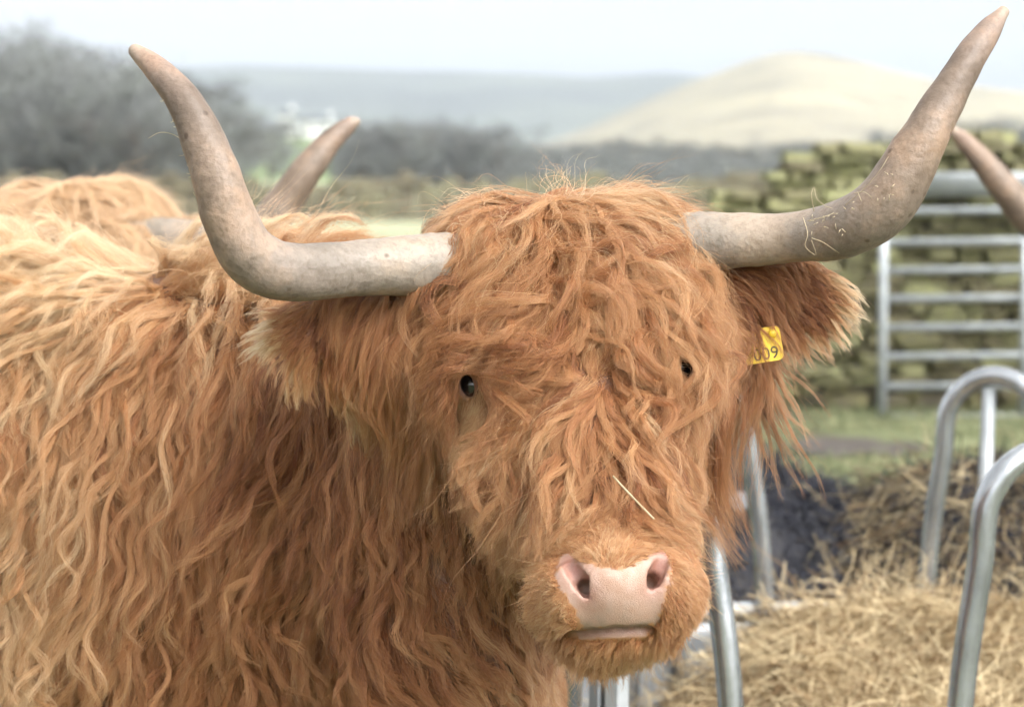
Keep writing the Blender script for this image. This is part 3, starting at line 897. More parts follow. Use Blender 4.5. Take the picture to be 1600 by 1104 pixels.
col[nose_m] = (np.array([.37, .245, .185]) + .05 * pk)[nose_m]
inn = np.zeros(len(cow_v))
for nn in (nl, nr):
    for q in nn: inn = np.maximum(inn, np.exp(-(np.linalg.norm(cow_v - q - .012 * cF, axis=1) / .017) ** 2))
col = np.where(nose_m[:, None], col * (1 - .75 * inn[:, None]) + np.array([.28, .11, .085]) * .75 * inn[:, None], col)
low = np.clip((vy - 930) / 45, 0, 1) * nose_m * (.75 + .6 * pk[:, 0])          # dirty lower edge of the nose
col = col * (1 - .75 * low[:, None]) + np.array([.19, .135, .09]) * .75 * low[:, None]
col[lips_m] = (np.array([.32, .20, .145]) + .05 * pk)[lips_m]
crease = np.zeros(len(cow_v))
for a_, b_ in zip(lip[:-1], lip[1:]):
    t_ = np.clip(((cow_v - a_) @ (b_ - a_)) / ((b_ - a_) @ (b_ - a_)), 0, 1)
    crease = np.maximum(crease, np.exp(-(np.linalg.norm(cow_v - a_ - .004 * cF - t_[:, None] * (b_ - a_), axis=1) / .005) ** 2))
col = col * (1 - .8 * crease[:, None]) + np.array([.13, .055, .045]) * .8 * crease[:, None]       # shade of the lip crease put into the skin colour
for c, fw_, px, py, tilt in eyes:
    k = np.exp(-(np.linalg.norm(cow_v - c - fw_ * .014, axis=1) / .017) ** 2)[:, None]
    col = col * (1 - k) + np.array([.42, .20, .14]) * k
M_skin = attr_mat('cow_skin', 'col', .38, .35, 800, .5, 0.0)
cow = empty('highland_cow', tuple(COW_BASE))
tag(cow, 'shaggy ginger highland cow facing the camera with wide upturned horns and a yellow ear tag', 'cow', 'highland cattle')
body = mesh_np('body', cow_v, cow_f, M_skin, cow, True, COW_BASE)
set_attr(body.data, 'col', np.concatenate([np.clip(col, 0, 1), np.ones((len(col), 1))], 1), 'FLOAT_COLOR')

# ---- eyes
def eye_mat():
    m, t, b = new_mat('cow_eye')
    tc = t.nodes.new('ShaderNodeTexCoord'); sp = t.nodes.new('ShaderNodeSeparateXYZ')
    t.links.new(tc.outputs['Object'], sp.inputs[0])
    r = t.nodes.new('ShaderNodeValToRGB'); e = r.color_ramp.elements
    mr = t.nodes.new('ShaderNodeMapRange'); mr.inputs['From Min'].default_value = -.0225; mr.inputs['From Max'].default_value = .0225
    t.links.new(sp.outputs['Z'], mr.inputs['Value']); t.links.new(mr.outputs[0], r.inputs['Fac'])
    e[0].position = .78; e[0].color = (.25, .16, .13, 1); e[1].position = .82; e[1].color = (.09, .045, .03, 1)
    e.new(.95); e[2].color = (.06, .03, .02, 1); e.new(.965); e[3].color = (.004, .004, .006, 1)
    t.links.new(r.outputs[0], b.inputs['Base Color']); b.inputs['Roughness'].default_value = .06
    b.inputs['Coat Weight'].default_value = 1; b.inputs['Coat Roughness'].default_value = .02
    return m
M_eye = eye_mat()
for c, fw_, px, py, tilt in eyes:
    bm = bmesh.new(); bmesh.ops.create_uvsphere(bm, u_segments=32, v_segments=24, radius=.0222)
    for q in bm.verts:
        if q.co.z > .017: q.co.z += (q.co.z - .017) * .35          # cornea
    o = bm_obj('eye', bm, M_eye, cow, True)
    o.location = tuple(c - COW_BASE); o.rotation_euler = Vector(fw_).to_track_quat('Z', 'Y').to_euler()
    # eyelashes and lid rim come with the fur

# ---- horns
def horn_mat():
    m, t, b = new_mat('horn')
    a = t.nodes.new('ShaderNodeAttribute'); a.attribute_name = 'along'
    tc = t.nodes.new('ShaderNodeTexCoord')
    r = t.nodes.new('ShaderNodeValToRGB'); e = r.color_ramp.elements
    e[0].position = 0; e[0].color = (.27, .225, .165, 1); e[1].position = .08; e[1].color = (.31, .27, .225, 1)
    for p, c in ((.2, (.31, .27, .225)), (.42, (.25, .21, .175)), (.62, (.26, .195, .145)), (.8, (.21, .16, .125)), (.93, (.27, .20, .16)), (1, (.34, .28, .23))):
        q = e.new(p); q.color = (*c, 1)
    t.links.new(a.outputs['Fac'], r.inputs['Fac'])
    n1 = t.nodes.new('ShaderNodeTexNoise'); n1.inputs['Scale'].default_value = 11; n1.inputs['Detail'].default_value = 7; n1.inputs['Roughness'].default_value = .65
    t.links.new(tc.outputs['Object'], n1.inputs['Vector'])
    r2 = t.nodes.new('ShaderNodeValToRGB'); e = r2.color_ramp.elements
    e[0].position = .40; e[0].color = (.46, .44, .42, 1); e[1].position = .58; e[1].color = (1.05, .93, .83, 1); q = e.new(.48); q.color = (.74, .71, .69, 1)
    t.links.new(n1.outputs['Fac'], r2.inputs['Fac'])
    mx = t.nodes.new('ShaderNodeMixRGB'); mx.blend_type = 'MULTIPLY'; mx.inputs[0].default_value = .7
    t.links.new(r.outputs[0], mx.inputs[1]); t.links.new(r2.outputs[0], mx.inputs[2])
    # scattered dark scuffs
    vo = t.nodes.new('ShaderNodeTexVoronoi'); vo.inputs['Scale'].default_value = 26
    t.links.new(tc.outputs['Object'], vo.inputs['Vector'])
    r3 = t.nodes.new('ShaderNodeValToRGB'); e = r3.color_ramp.elements
    e[0].position = .06; e[0].color = (.35, .28, .22, 1); e[1].position = .12; e[1].color = (1, 1, 1, 1)
    t.links.new(vo.outputs['Distance'], r3.inputs[0])
    mx2 = t.nodes.new('ShaderNodeMixRGB'); mx2.blend_type = 'MULTIPLY'; mx2.inputs[0].default_value = .8
    t.links.new(mx.outputs[0], mx2.inputs[1]); t.links.new(r3.outputs[0], mx2.inputs[2])
    t.links.new(mx2.outputs[0], b.inputs['Base Color'])
    # fine dirt and streaks
    n3 = t.nodes.new('ShaderNodeTexNoise'); n3.inputs['Scale'].default_value = 95; n3.inputs['Detail'].default_value = 6; n3.inputs['Roughness'].default_value = .75
    t.links.new(tc.outputs['Object'], n3.inputs['Vector'])
    r4 = t.nodes.new('ShaderNodeValToRGB'); e = r4.color_ramp.elements
    e[0].position = .36; e[0].color = (.55, .50, .44, 1); e[1].position = .52; e[1].color = (1, 1, 1, 1)
    t.links.new(n3.outputs['Fac'], r4.inputs[0])
    mx3 = t.nodes.new('ShaderNodeMixRGB'); mx3.blend_type = 'MULTIPLY'; mx3.inputs[0].default_value = .5
    t.links.new(mx2.outputs[0], mx3.inputs[1]); t.links.new(r4.outputs[0], mx3.inputs[2]); t.links.new(mx3.outputs[0], b.inputs['Base Color'])
    b.inputs['Roughness'].default_value = .5; b.inputs['Specular IOR Level'].default_value = .35
    n2 = t.nodes.new('ShaderNodeTexNoise'); n2.inputs['Scale'].default_value = 130; n2.inputs['Detail'].default_value = 4
    t.links.new(tc.outputs['Object'], n2.inputs['Vector'])
    bp = t.nodes.new('ShaderNodeBump'); bp.inputs['Strength'].default_value = .5; bp.inputs['Distance'].default_value = .003
    t.links.new(n2.outputs['Fac'], bp.inputs['Height']); t.links.new(bp.outputs[0], b.inputs['Normal'])
    return m
M_horn = horn_mat()
def horn(pts, parent, off, n=90, sides=28, seed=0):
    """pts: (px, py, depth, width in px) along the centre line from root to tip"""
    ctr = np.array([P(a, b, d) for a, b, d, w_ in pts]); rad = np.array([w_ * d / FPX / 2 for a, b, d, w_ in pts])
    cr = catmull(np.concatenate([ctr, rad[:, None]], 1), n)
    path, rr = cr[:, :3], np.maximum(cr[:, 3], .0008)
    t = np.linspace(0, 1, n)
    # round the tip
    tipd = path[-1] - path[-2]; tipd /= np.linalg.norm(tipd)
    cap = [path[-1] + tipd * rr[-1] * math.sin(q) for q in (.4, .8, 1.2, 1.5)]
    path = np.vstack([path, cap]); rr = np.concatenate([rr, [rr[-1] * math.cos(q) for q in (.4, .8, 1.2, 1.5)]])
    t = np.concatenate([t, [1, 1, 1, 1]])
    v, f = tube_arrays(path, rr, sides)
    tv = np.repeat(t, sides); cen = np.repeat(path, sides, 0)
    nz = fbm(v * 28, 50 + seed) * .0014 + .0012 * np.sin(tv * 260) * np.exp(-tv * 9)
    v = cen + (v - cen) * (1 + nz / np.maximum(np.linalg.norm(v - cen, axis=1), .004))[:, None]
    o = mesh_np('horn', v, f, M_horn, parent, True, off)
    set_attr(o.data, 'along', tv)
    return o
HL = [(800, 402, 3.28, 96), (690, 411, 3.22, 96), (630, 415, 3.20, 94), (560, 418, 3.18, 88), (490, 424, 3.15, 88), (430, 421, 3.12, 92), (385, 392, 3.10, 92), (358, 340, 3.09, 85), (338, 275, 3.09, 78), (314, 210, 3.10, 68), (283, 152, 3.11, 56), (245, 108, 3.13, 42), (212, 80, 3.15, 24)]
HR = [(970, 382, 3.30, 96), (1075, 377, 3.26, 94), (1150, 376, 3.24, 88), (1225, 372, 3.22, 80), (1290, 364, 3.19, 87), (1345, 345, 3.16, 96), (1388, 310, 3.14, 96), (1417, 262, 3.13, 87), (1445, 212, 3.13, 76), (1478, 153, 3.14, 63), (1514, 92, 3.15, 50), (1547, 45, 3.17, 35), (1567, 20, 3.18, 20)]
horn(HL, cow, COW_BASE, seed=1)
horn(HR, cow, COW_BASE, seed=2)

# ---- ear tag
M_tag = noise_mat('yellow_tag_plastic', [(.72, .50, .03), (.80, .58, .05)], 8, .4)
M_ink = noise_mat('tag_ink', [(.05, .04, .03), (.12, .10, .05)], 60, .8)
tc_ = P(1187, 540, 3.241)
ta = unit((cR * math.cos(R_(10)) + cU * math.sin(R_(10)) - .1 * cF)[None])[0]
tn = unit((-cF - ta * (-cF @ ta) + .15 * cU)[None])[0]; tu = np.cross(tn, ta)
bm = bmesh.new(); bmesh.ops.create_cube(bm, size=1)
for q in bm.verts: q.co = (q.co.x * .054, q.co.y * .042, q.co.z * .0025)
bmesh.ops.bevel(bm, geom=[e for e in bm.edges if abs(e.verts[0].co.z - e.verts[1].co.z) > .002], offset=.007, segments=4, profile=.5, affect='EDGES')
et = bm_obj('ear_tag', bm, M_tag, cow)
tmx = Matrix(((ta[0], tu[0], tn[0], 0), (ta[1], tu[1], tn[1], 0), (ta[2], tu[2], tn[2], 0), (0, 0, 0, 1)))
et.matrix_local = Matrix.Translation(tuple(tc_ - COW_BASE)) @ tmx
et['label'] = 'yellow plastic ear tag with black numerals'
def text_mesh(name, txt, size, loc, parent):
    cu = bpy.data.curves.new(name, 'FONT'); cu.body = txt; cu.size = size; cu.align_x = 'CENTER'; cu.extrude = .0002
    o = bpy.data.objects.new(name, cu); link(o)
    bpy.context.view_layer.update()
    me = bpy.data.meshes.new_from_object(o.evaluated_get(bpy.context.evaluated_depsgraph_get()))
    bpy.data.objects.remove(o)
    me.materials.clear(); me.materials.append(M_ink)
    o = link(bpy.data.objects.new(name, me), parent); o.location = loc
    return o
text_mesh('numerals', '009', .021, (.006, -.018, .0016), et)
text_mesh('numerals', '18', .013, (-.004, .004, .0016), et)
bm = bmesh.new(); bmesh.ops.create_cone(bm, segments=20, radius1=.006, radius2=.004, depth=.004, cap_ends=True)
bmesh.ops.translate(bm, verts=bm.verts, vec=(.018, .012, .003))
bm_obj('stud', bm, M_tag, et, True)

# ---- hair -----------------------------------------------------------
# grooming controls: px, py, dx, dy (down +), length m, lift, wave amplitude m, wave length m, colour 0 dark .. 1 mid .. 2 light .. 3 pale
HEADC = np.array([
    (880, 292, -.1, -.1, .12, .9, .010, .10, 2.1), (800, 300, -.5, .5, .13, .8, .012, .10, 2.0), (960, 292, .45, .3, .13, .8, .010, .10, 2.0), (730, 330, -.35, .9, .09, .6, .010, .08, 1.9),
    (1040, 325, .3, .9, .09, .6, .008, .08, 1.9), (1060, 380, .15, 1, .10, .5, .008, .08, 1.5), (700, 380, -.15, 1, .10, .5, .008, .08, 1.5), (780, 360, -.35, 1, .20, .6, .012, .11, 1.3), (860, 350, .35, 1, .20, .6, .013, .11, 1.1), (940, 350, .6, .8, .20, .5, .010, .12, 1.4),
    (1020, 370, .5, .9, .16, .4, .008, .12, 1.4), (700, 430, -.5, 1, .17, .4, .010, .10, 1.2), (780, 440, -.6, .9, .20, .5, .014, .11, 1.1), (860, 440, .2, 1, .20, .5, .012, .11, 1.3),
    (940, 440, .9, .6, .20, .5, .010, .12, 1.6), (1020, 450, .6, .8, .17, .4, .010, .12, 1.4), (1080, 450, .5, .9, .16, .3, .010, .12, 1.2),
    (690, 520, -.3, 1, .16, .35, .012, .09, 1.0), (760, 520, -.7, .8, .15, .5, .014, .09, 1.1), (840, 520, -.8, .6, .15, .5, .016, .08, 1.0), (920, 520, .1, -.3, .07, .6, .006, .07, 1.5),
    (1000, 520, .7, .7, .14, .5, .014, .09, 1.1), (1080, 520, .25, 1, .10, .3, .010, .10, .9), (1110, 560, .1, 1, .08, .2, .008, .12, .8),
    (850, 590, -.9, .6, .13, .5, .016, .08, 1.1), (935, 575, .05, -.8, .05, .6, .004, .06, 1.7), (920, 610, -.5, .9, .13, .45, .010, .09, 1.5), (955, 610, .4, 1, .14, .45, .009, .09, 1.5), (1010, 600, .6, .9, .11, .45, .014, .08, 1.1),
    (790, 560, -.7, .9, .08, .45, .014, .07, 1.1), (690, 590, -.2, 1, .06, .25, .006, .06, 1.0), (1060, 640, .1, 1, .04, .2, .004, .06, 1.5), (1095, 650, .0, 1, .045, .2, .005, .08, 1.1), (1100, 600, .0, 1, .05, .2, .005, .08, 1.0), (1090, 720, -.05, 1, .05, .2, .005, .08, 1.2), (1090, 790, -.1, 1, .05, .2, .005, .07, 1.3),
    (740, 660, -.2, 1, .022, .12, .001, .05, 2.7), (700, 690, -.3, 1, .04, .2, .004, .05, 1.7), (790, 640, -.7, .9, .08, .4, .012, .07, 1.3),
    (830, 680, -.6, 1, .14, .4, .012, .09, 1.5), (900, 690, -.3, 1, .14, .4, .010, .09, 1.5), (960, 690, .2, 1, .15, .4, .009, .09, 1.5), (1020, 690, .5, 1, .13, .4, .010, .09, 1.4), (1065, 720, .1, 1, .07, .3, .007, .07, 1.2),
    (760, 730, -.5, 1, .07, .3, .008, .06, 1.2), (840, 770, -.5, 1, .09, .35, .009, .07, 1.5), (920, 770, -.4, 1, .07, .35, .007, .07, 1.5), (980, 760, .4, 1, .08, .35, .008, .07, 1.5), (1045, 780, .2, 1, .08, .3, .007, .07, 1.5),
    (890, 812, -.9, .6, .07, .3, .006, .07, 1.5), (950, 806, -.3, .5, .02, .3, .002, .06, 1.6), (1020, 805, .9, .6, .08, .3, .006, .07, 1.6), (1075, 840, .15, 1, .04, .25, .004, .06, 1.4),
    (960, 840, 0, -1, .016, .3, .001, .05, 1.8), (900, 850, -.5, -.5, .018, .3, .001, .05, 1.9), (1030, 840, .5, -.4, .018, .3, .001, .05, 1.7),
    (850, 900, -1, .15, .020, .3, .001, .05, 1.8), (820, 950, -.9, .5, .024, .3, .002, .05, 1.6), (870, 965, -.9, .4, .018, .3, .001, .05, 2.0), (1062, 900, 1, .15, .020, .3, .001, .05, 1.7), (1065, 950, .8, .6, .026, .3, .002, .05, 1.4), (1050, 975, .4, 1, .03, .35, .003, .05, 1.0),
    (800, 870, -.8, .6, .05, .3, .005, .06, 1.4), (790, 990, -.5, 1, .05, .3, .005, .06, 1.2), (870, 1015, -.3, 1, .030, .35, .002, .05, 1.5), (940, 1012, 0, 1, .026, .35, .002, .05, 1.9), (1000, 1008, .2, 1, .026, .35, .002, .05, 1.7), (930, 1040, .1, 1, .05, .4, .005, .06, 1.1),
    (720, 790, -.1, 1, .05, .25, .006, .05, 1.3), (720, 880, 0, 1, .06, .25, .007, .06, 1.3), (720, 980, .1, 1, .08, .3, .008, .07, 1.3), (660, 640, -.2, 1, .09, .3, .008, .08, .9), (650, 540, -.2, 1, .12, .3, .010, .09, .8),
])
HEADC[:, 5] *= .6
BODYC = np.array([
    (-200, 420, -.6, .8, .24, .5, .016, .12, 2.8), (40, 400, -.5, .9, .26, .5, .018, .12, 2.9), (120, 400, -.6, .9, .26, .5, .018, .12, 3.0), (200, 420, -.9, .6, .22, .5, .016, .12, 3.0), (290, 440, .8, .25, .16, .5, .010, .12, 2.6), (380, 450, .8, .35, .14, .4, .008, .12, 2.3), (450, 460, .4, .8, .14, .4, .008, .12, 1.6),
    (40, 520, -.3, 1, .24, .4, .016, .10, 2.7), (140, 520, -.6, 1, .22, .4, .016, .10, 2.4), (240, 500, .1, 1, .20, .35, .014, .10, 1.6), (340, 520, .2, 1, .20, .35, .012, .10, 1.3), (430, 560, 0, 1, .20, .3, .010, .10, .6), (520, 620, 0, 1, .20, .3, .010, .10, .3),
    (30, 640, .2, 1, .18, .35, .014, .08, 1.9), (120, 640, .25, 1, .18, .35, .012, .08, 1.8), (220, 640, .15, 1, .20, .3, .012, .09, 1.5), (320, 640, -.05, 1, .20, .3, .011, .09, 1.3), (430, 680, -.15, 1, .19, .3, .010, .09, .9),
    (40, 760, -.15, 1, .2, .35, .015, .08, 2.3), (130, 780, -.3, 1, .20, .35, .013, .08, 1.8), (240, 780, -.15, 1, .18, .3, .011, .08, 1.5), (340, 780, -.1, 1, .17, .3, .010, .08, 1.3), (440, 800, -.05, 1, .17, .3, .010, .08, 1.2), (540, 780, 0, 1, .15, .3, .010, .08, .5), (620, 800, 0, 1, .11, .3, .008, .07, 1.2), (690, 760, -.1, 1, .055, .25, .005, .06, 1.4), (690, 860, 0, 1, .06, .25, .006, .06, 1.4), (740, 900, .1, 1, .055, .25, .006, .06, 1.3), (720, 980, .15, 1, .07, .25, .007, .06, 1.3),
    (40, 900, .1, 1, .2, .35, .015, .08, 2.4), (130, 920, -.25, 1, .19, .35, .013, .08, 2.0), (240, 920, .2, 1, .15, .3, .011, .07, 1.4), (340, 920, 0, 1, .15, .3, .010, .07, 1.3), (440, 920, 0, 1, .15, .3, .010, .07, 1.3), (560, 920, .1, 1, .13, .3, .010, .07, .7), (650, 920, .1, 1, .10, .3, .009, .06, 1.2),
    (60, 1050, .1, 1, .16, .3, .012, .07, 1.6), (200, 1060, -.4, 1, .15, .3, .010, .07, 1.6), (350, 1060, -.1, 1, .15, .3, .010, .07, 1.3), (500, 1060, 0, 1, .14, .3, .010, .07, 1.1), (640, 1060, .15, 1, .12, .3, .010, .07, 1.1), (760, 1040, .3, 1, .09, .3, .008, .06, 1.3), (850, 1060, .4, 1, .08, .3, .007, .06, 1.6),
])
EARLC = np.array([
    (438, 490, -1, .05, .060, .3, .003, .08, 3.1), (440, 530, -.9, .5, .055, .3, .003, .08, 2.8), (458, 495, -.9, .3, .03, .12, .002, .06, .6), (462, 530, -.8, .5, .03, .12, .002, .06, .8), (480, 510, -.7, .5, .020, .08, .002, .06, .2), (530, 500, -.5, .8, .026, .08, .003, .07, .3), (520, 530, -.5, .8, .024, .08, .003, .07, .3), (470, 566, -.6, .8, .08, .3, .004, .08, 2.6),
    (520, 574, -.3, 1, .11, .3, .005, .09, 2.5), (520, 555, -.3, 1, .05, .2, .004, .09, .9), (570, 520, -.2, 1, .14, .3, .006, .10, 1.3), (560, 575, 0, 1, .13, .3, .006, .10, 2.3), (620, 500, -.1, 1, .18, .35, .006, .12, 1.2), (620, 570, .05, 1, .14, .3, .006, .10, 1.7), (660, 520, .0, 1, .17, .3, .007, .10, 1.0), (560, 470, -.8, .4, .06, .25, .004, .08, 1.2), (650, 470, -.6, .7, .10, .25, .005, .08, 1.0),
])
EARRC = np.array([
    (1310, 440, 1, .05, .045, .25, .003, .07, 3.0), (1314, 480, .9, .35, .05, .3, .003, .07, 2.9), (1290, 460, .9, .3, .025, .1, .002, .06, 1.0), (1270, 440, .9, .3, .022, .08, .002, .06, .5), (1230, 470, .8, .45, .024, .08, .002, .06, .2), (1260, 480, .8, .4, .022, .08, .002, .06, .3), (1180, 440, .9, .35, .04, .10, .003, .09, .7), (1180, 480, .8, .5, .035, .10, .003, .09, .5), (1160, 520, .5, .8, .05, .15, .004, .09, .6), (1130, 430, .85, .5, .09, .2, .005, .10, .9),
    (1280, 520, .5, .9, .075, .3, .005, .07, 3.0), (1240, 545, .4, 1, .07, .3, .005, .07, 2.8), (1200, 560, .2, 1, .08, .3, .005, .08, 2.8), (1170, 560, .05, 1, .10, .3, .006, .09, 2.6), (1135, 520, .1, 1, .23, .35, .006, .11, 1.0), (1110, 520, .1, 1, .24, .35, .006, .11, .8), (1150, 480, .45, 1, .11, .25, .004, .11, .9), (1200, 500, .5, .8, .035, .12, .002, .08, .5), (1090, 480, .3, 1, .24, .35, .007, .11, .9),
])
MOUTH = [(888, 985), (1022, 980), (1022, 989), (888, 993)]
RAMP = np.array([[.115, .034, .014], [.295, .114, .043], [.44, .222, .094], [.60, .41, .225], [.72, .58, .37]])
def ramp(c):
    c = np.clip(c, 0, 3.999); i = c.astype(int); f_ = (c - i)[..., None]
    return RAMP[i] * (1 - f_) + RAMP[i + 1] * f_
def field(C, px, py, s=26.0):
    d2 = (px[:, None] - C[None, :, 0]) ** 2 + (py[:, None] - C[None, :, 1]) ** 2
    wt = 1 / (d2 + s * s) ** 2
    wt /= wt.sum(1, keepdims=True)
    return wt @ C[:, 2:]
# roots
tri = np.concatenate([cow_f[:, [0, 1, 2]], cow_f[:, [0, 2, 3]]])
ta_, tb_, tc3 = cow_v[tri[:, 0]], cow_v[tri[:, 1]], cow_v[tri[:, 2]]
cr_ = np.cross(tb_ - ta_, tc3 - ta_)
tarea = np.linalg.norm(cr_, axis=1) / 2
tcen = (ta_ + tb_ + tc3) / 3
tpx, tpy, tdd = project(tcen)
tnrm = cr_ / (2 * tarea[:, None] + 1e-12)
tocam = unit(cC - tcen)
facing = (tnrm * tocam).sum(1)
reg_d = np.stack([union(head_prims, tcen.astype(np.float32)), union(body_prims, tcen.astype(np.float32)), union(earL_prims, tcen.astype(np.float32)), union(earR_prims, tcen.astype(np.float32))], 1)
reg_d[:, 2:] -= .004
treg = reg_d.argmin(1)
bare = in_poly(tpx, tpy, NOSE) & (tdd < 3.12) | in_poly(tpx, tpy, LIPS) & (tdd < 3.12)
for c, fw_, px, py, tilt in eyes:
    bare |= np.linalg.norm(tcen - c - fw_ * .012, axis=1) < .0185
for hpts in (HL, HR):
    a_, b_ = P(*hpts[1][:3]), P(*hpts[2][:3])
    t_ = np.clip(((tcen - a_) @ (b_ - a_)) / ((b_ - a_) @ (b_ - a_)), 0, 1)
    bare |= np.linalg.norm(tcen - a_ - t_[:, None] * (b_ - a_), axis=1) < .036
seen = (facing > -.45) & (tpx > -420) & (tpy < 1350)
seen |= (tcen[:, 2] > 1.0) & (tpx > -700) & (tcen[:, 1] < 4.3)     # the far side of the back and neck shows above the skyline
def groom(name, mask, C, nclump, kids, steps, rad, clump_r, thick, col_var, seed, frizz=.0022, lenmul=1.0, clumpy=.75, dens=None, grav=.25, follow=.35, curl_var=.5, jit=.5, cull_nose=False, lam_mul=1.5, amp_mul=.8, tone=0.0, ks=26.0, strayp=.05, straya=.02):
    r = np.random.default_rng(seed)
    wt = tarea * mask
    if dens is not None: wt = wt * dens
    wt = wt / wt.sum()
    ti = r.choice(len(tri), nclump, p=wt)
    u, v_ = r.uniform(0, 1, (2, nclump)); sw = u + v_ > 1; u[sw] = 1 - u[sw]; v_[sw] = 1 - v_[sw]
    root = ta_[ti] + (tb_[ti] - ta_[ti]) * u[:, None] + (tc3[ti] - ta_[ti]) * v_[:, None]
    nrm = grad(root)
    px, py, dd = project(root)
    g = field(C, px, py, ks)
    L = g[:, 2] * r.uniform(.65, 1.2, nclump) * lenmul
    jitter = r.normal(0, .15, nclump) + jit * vnoise(root * 7 + 3.1, 61)
    layer = r.uniform(.15, 1, nclump)
    lift = g[:, 3]
    def flow(p):
        qx, qy, _ = project(p)
        fg = field(C, qx, qy, ks)
        d = fg[:, :1] * cR - fg[:, 1:2] * cU
        cj, sj = np.cos(jitter)[:, None], np.sin(jitter)[:, None]
        dx = d @ cR; dz = d @ cU
        d = (dx[:, None] * cj - dz[:, None] * sj) * cR + (dx[:, None] * sj + dz[:, None] * cj) * cU
        return unit(d)
    f0 = flow(root)
    d = f0 - nrm * (f0 * nrm).sum(1)[:, None]
    d = unit(unit(d) + nrm * lift[:, None])
    p = root.copy(); P_ = [p]
    sl = (L / (steps - 1))[:, None]
    low = r.uniform(0, 50, 3)
    for k in range(1, steps):
        t = k / (steps - 1)
        fl = flow(p)
        d = unit(d * (1 - follow) + fl * follow * (1 - .5 * t) + np.array([0, 0, -1]) * grav * t)
        nz = np.stack([vnoise(p * 9 + low + q * 17, seed + q) for q in range(3)], -1)
        d = unit(d + nz * .22)
        p = p + d * sl
        sd = cow_sdf(p)
        h = (.002 + thick * layer * min(1, t * 2.2)) * np.clip(L / .12, .15, 1)
        push = np.clip(h - sd, 0, .05)
        n2 = grad(p)
        p = p + n2 * push[:, None]
        # do not float away from the coat either
        pull = np.clip(sd - (h + .012 + .02 * t), 0, .02) * .35
        p = p - n2 * pull[:, None]
        d = unit(d + n2 * (push[:, None] / (sl + 1e-6)) * .3)
        P_.append(p)
    G = np.stack(P_, 1)                                    # clump, step, 3
    T = np.gradient(G, axis=1); T /= np.linalg.norm(T, axis=2)[..., None] + 1e-9
    side = np.cross(T, nrm[:, None]); side /= np.linalg.norm(side, axis=2)[..., None] + 1e-9
    out = np.cross(side, T)
    tt = np.linspace(0, 1, steps)[None, :]
    amp = (g[:, 4] * r.uniform(1 - curl_var, 1 + curl_var, nclump) * amp_mul)[:, None]
    lam = (g[:, 5] * r.uniform(.75, 1.35, nclump) * lam_mul)[:, None]
    ph = (7.0 * vnoise(root * 11 + 9.7, 62) + r.normal(0, .7, nclump))[:, None]
    s_ = tt * L[:, None]
    env = np.clip(tt * 2.2, 0, 1)
    G = G + side * (amp * env * (np.sin(6.283 * s_ / lam + ph) - np.sin(ph) * (1 - tt)))[..., None] + out * (amp * .45 * env * np.cos(6.283 * s_ / lam + ph * 1.7))[..., None]
    # children
    K = kids; N = nclump * K
    cr_k = clump_r * r.uniform(.6, 1.5, nclump)[:, None]
    a = r.uniform(0, 6.283, (nclump, K)); rr = np.sqrt(r.uniform(0, 1, (nclump, K))) * cr_k
    b1 = unit(np.cross(nrm, f0 + 1e-4)); b2 = np.cross(nrm, b1)
    off = (np.cos(a) * rr)[..., None] * b1[:, None] + (np.sin(a) * rr)[..., None] * b2[:, None]       # clump, kid, 3
    nsub = 4
    sub = r.integers(0, nsub, (nclump, K))
    sa = r.uniform(0, 6.283, (nclump, nsub)); sr = np.sqrt(r.uniform(.1, 1, (nclump, nsub))) * cr_k * 1.1
    soff = (np.cos(sa) * sr)[..., None] * b1[:, None] + (np.sin(sa) * sr)[..., None] * b2[:, None]
    soff = soff[np.arange(nclump)[:, None], sub]                 # centre of the kid's wisp
    ts0 = np.linspace(0, 1, steps)
    tight_s = 1 - clumpy * np.clip(ts0 * 1.5, 0, 1)              # strands close onto their wisp
    tight_l = 1 - (.35 * ts0 + .5 * ts0 ** 3) * clumpy                             # wisps stay loosely together in the lock
    sph = r.normal(0, .9, (nclump, nsub))[np.arange(nclump)[:, None], sub]
    flare = r.uniform(.7, 1.25, (nclump, K))
    Lk = 1.04 - .5 * r.uniform(0, 1, (nclump, K)) ** 1.8
    # per kid length: resample along the guide
    q = np.clip(Lk[..., None] * np.linspace(0, steps - 1, steps), 0, steps - 1.001)
    qi = q.astype(int); qf = (q - qi)[..., None]
    ci = np.arange(nclump)[:, None, None]
    S = G[ci, qi] * (1 - qf) + G[ci, np.minimum(qi + 1, steps - 1)] * qf
    S = S + ((off - soff) * flare[..., None])[:, :, None] * tight_s[None, None, :, None] + soff[:, :, None] * tight_l[None, None, :, None]
    S = S + side[ci, qi] * (.35 * amp[..., None] * ts0 * np.sin(6.283 * s_[:, None] / lam[..., None] * 1.3 + sph[..., None]))[..., None]
    fr = frizz * np.clip(L / .1, .25, 1.2)[:, None, None]
    for ax in (side, out):
        axs = ax[ci, qi]
        f1 = r.uniform(2, 6, (nclump, K, 1)); p1 = r.uniform(0, 6.28, (nclump, K, 1)); am = r.normal(0, 1, (nclump, K, 1))
        ts = np.linspace(0, 1, steps)[None, None]
        S = S + axs * (fr * am * ts ** 1.2 * np.sin(f1 * ts * 3 + p1))[..., None]
    # stray hairs
    stray = r.uniform(0, 1, (nclump, K)) < strayp
    sdv = r.normal(0, 1, (nclump, K, 3)) * straya * np.clip(L / .12, .1, 1)[:, None, None]
    S = S + (stray[..., None] * sdv)[:, :, None] * (np.linspace(0, 1, steps) ** 2)[None, None, :, None]
    # colours: clump tone, strand tone, paler tips, dark roots deepened to shade the gaps
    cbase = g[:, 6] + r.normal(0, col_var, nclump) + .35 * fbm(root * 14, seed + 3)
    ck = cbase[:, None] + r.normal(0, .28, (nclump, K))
    tip = np.linspace(-.5, .35, steps) + tone
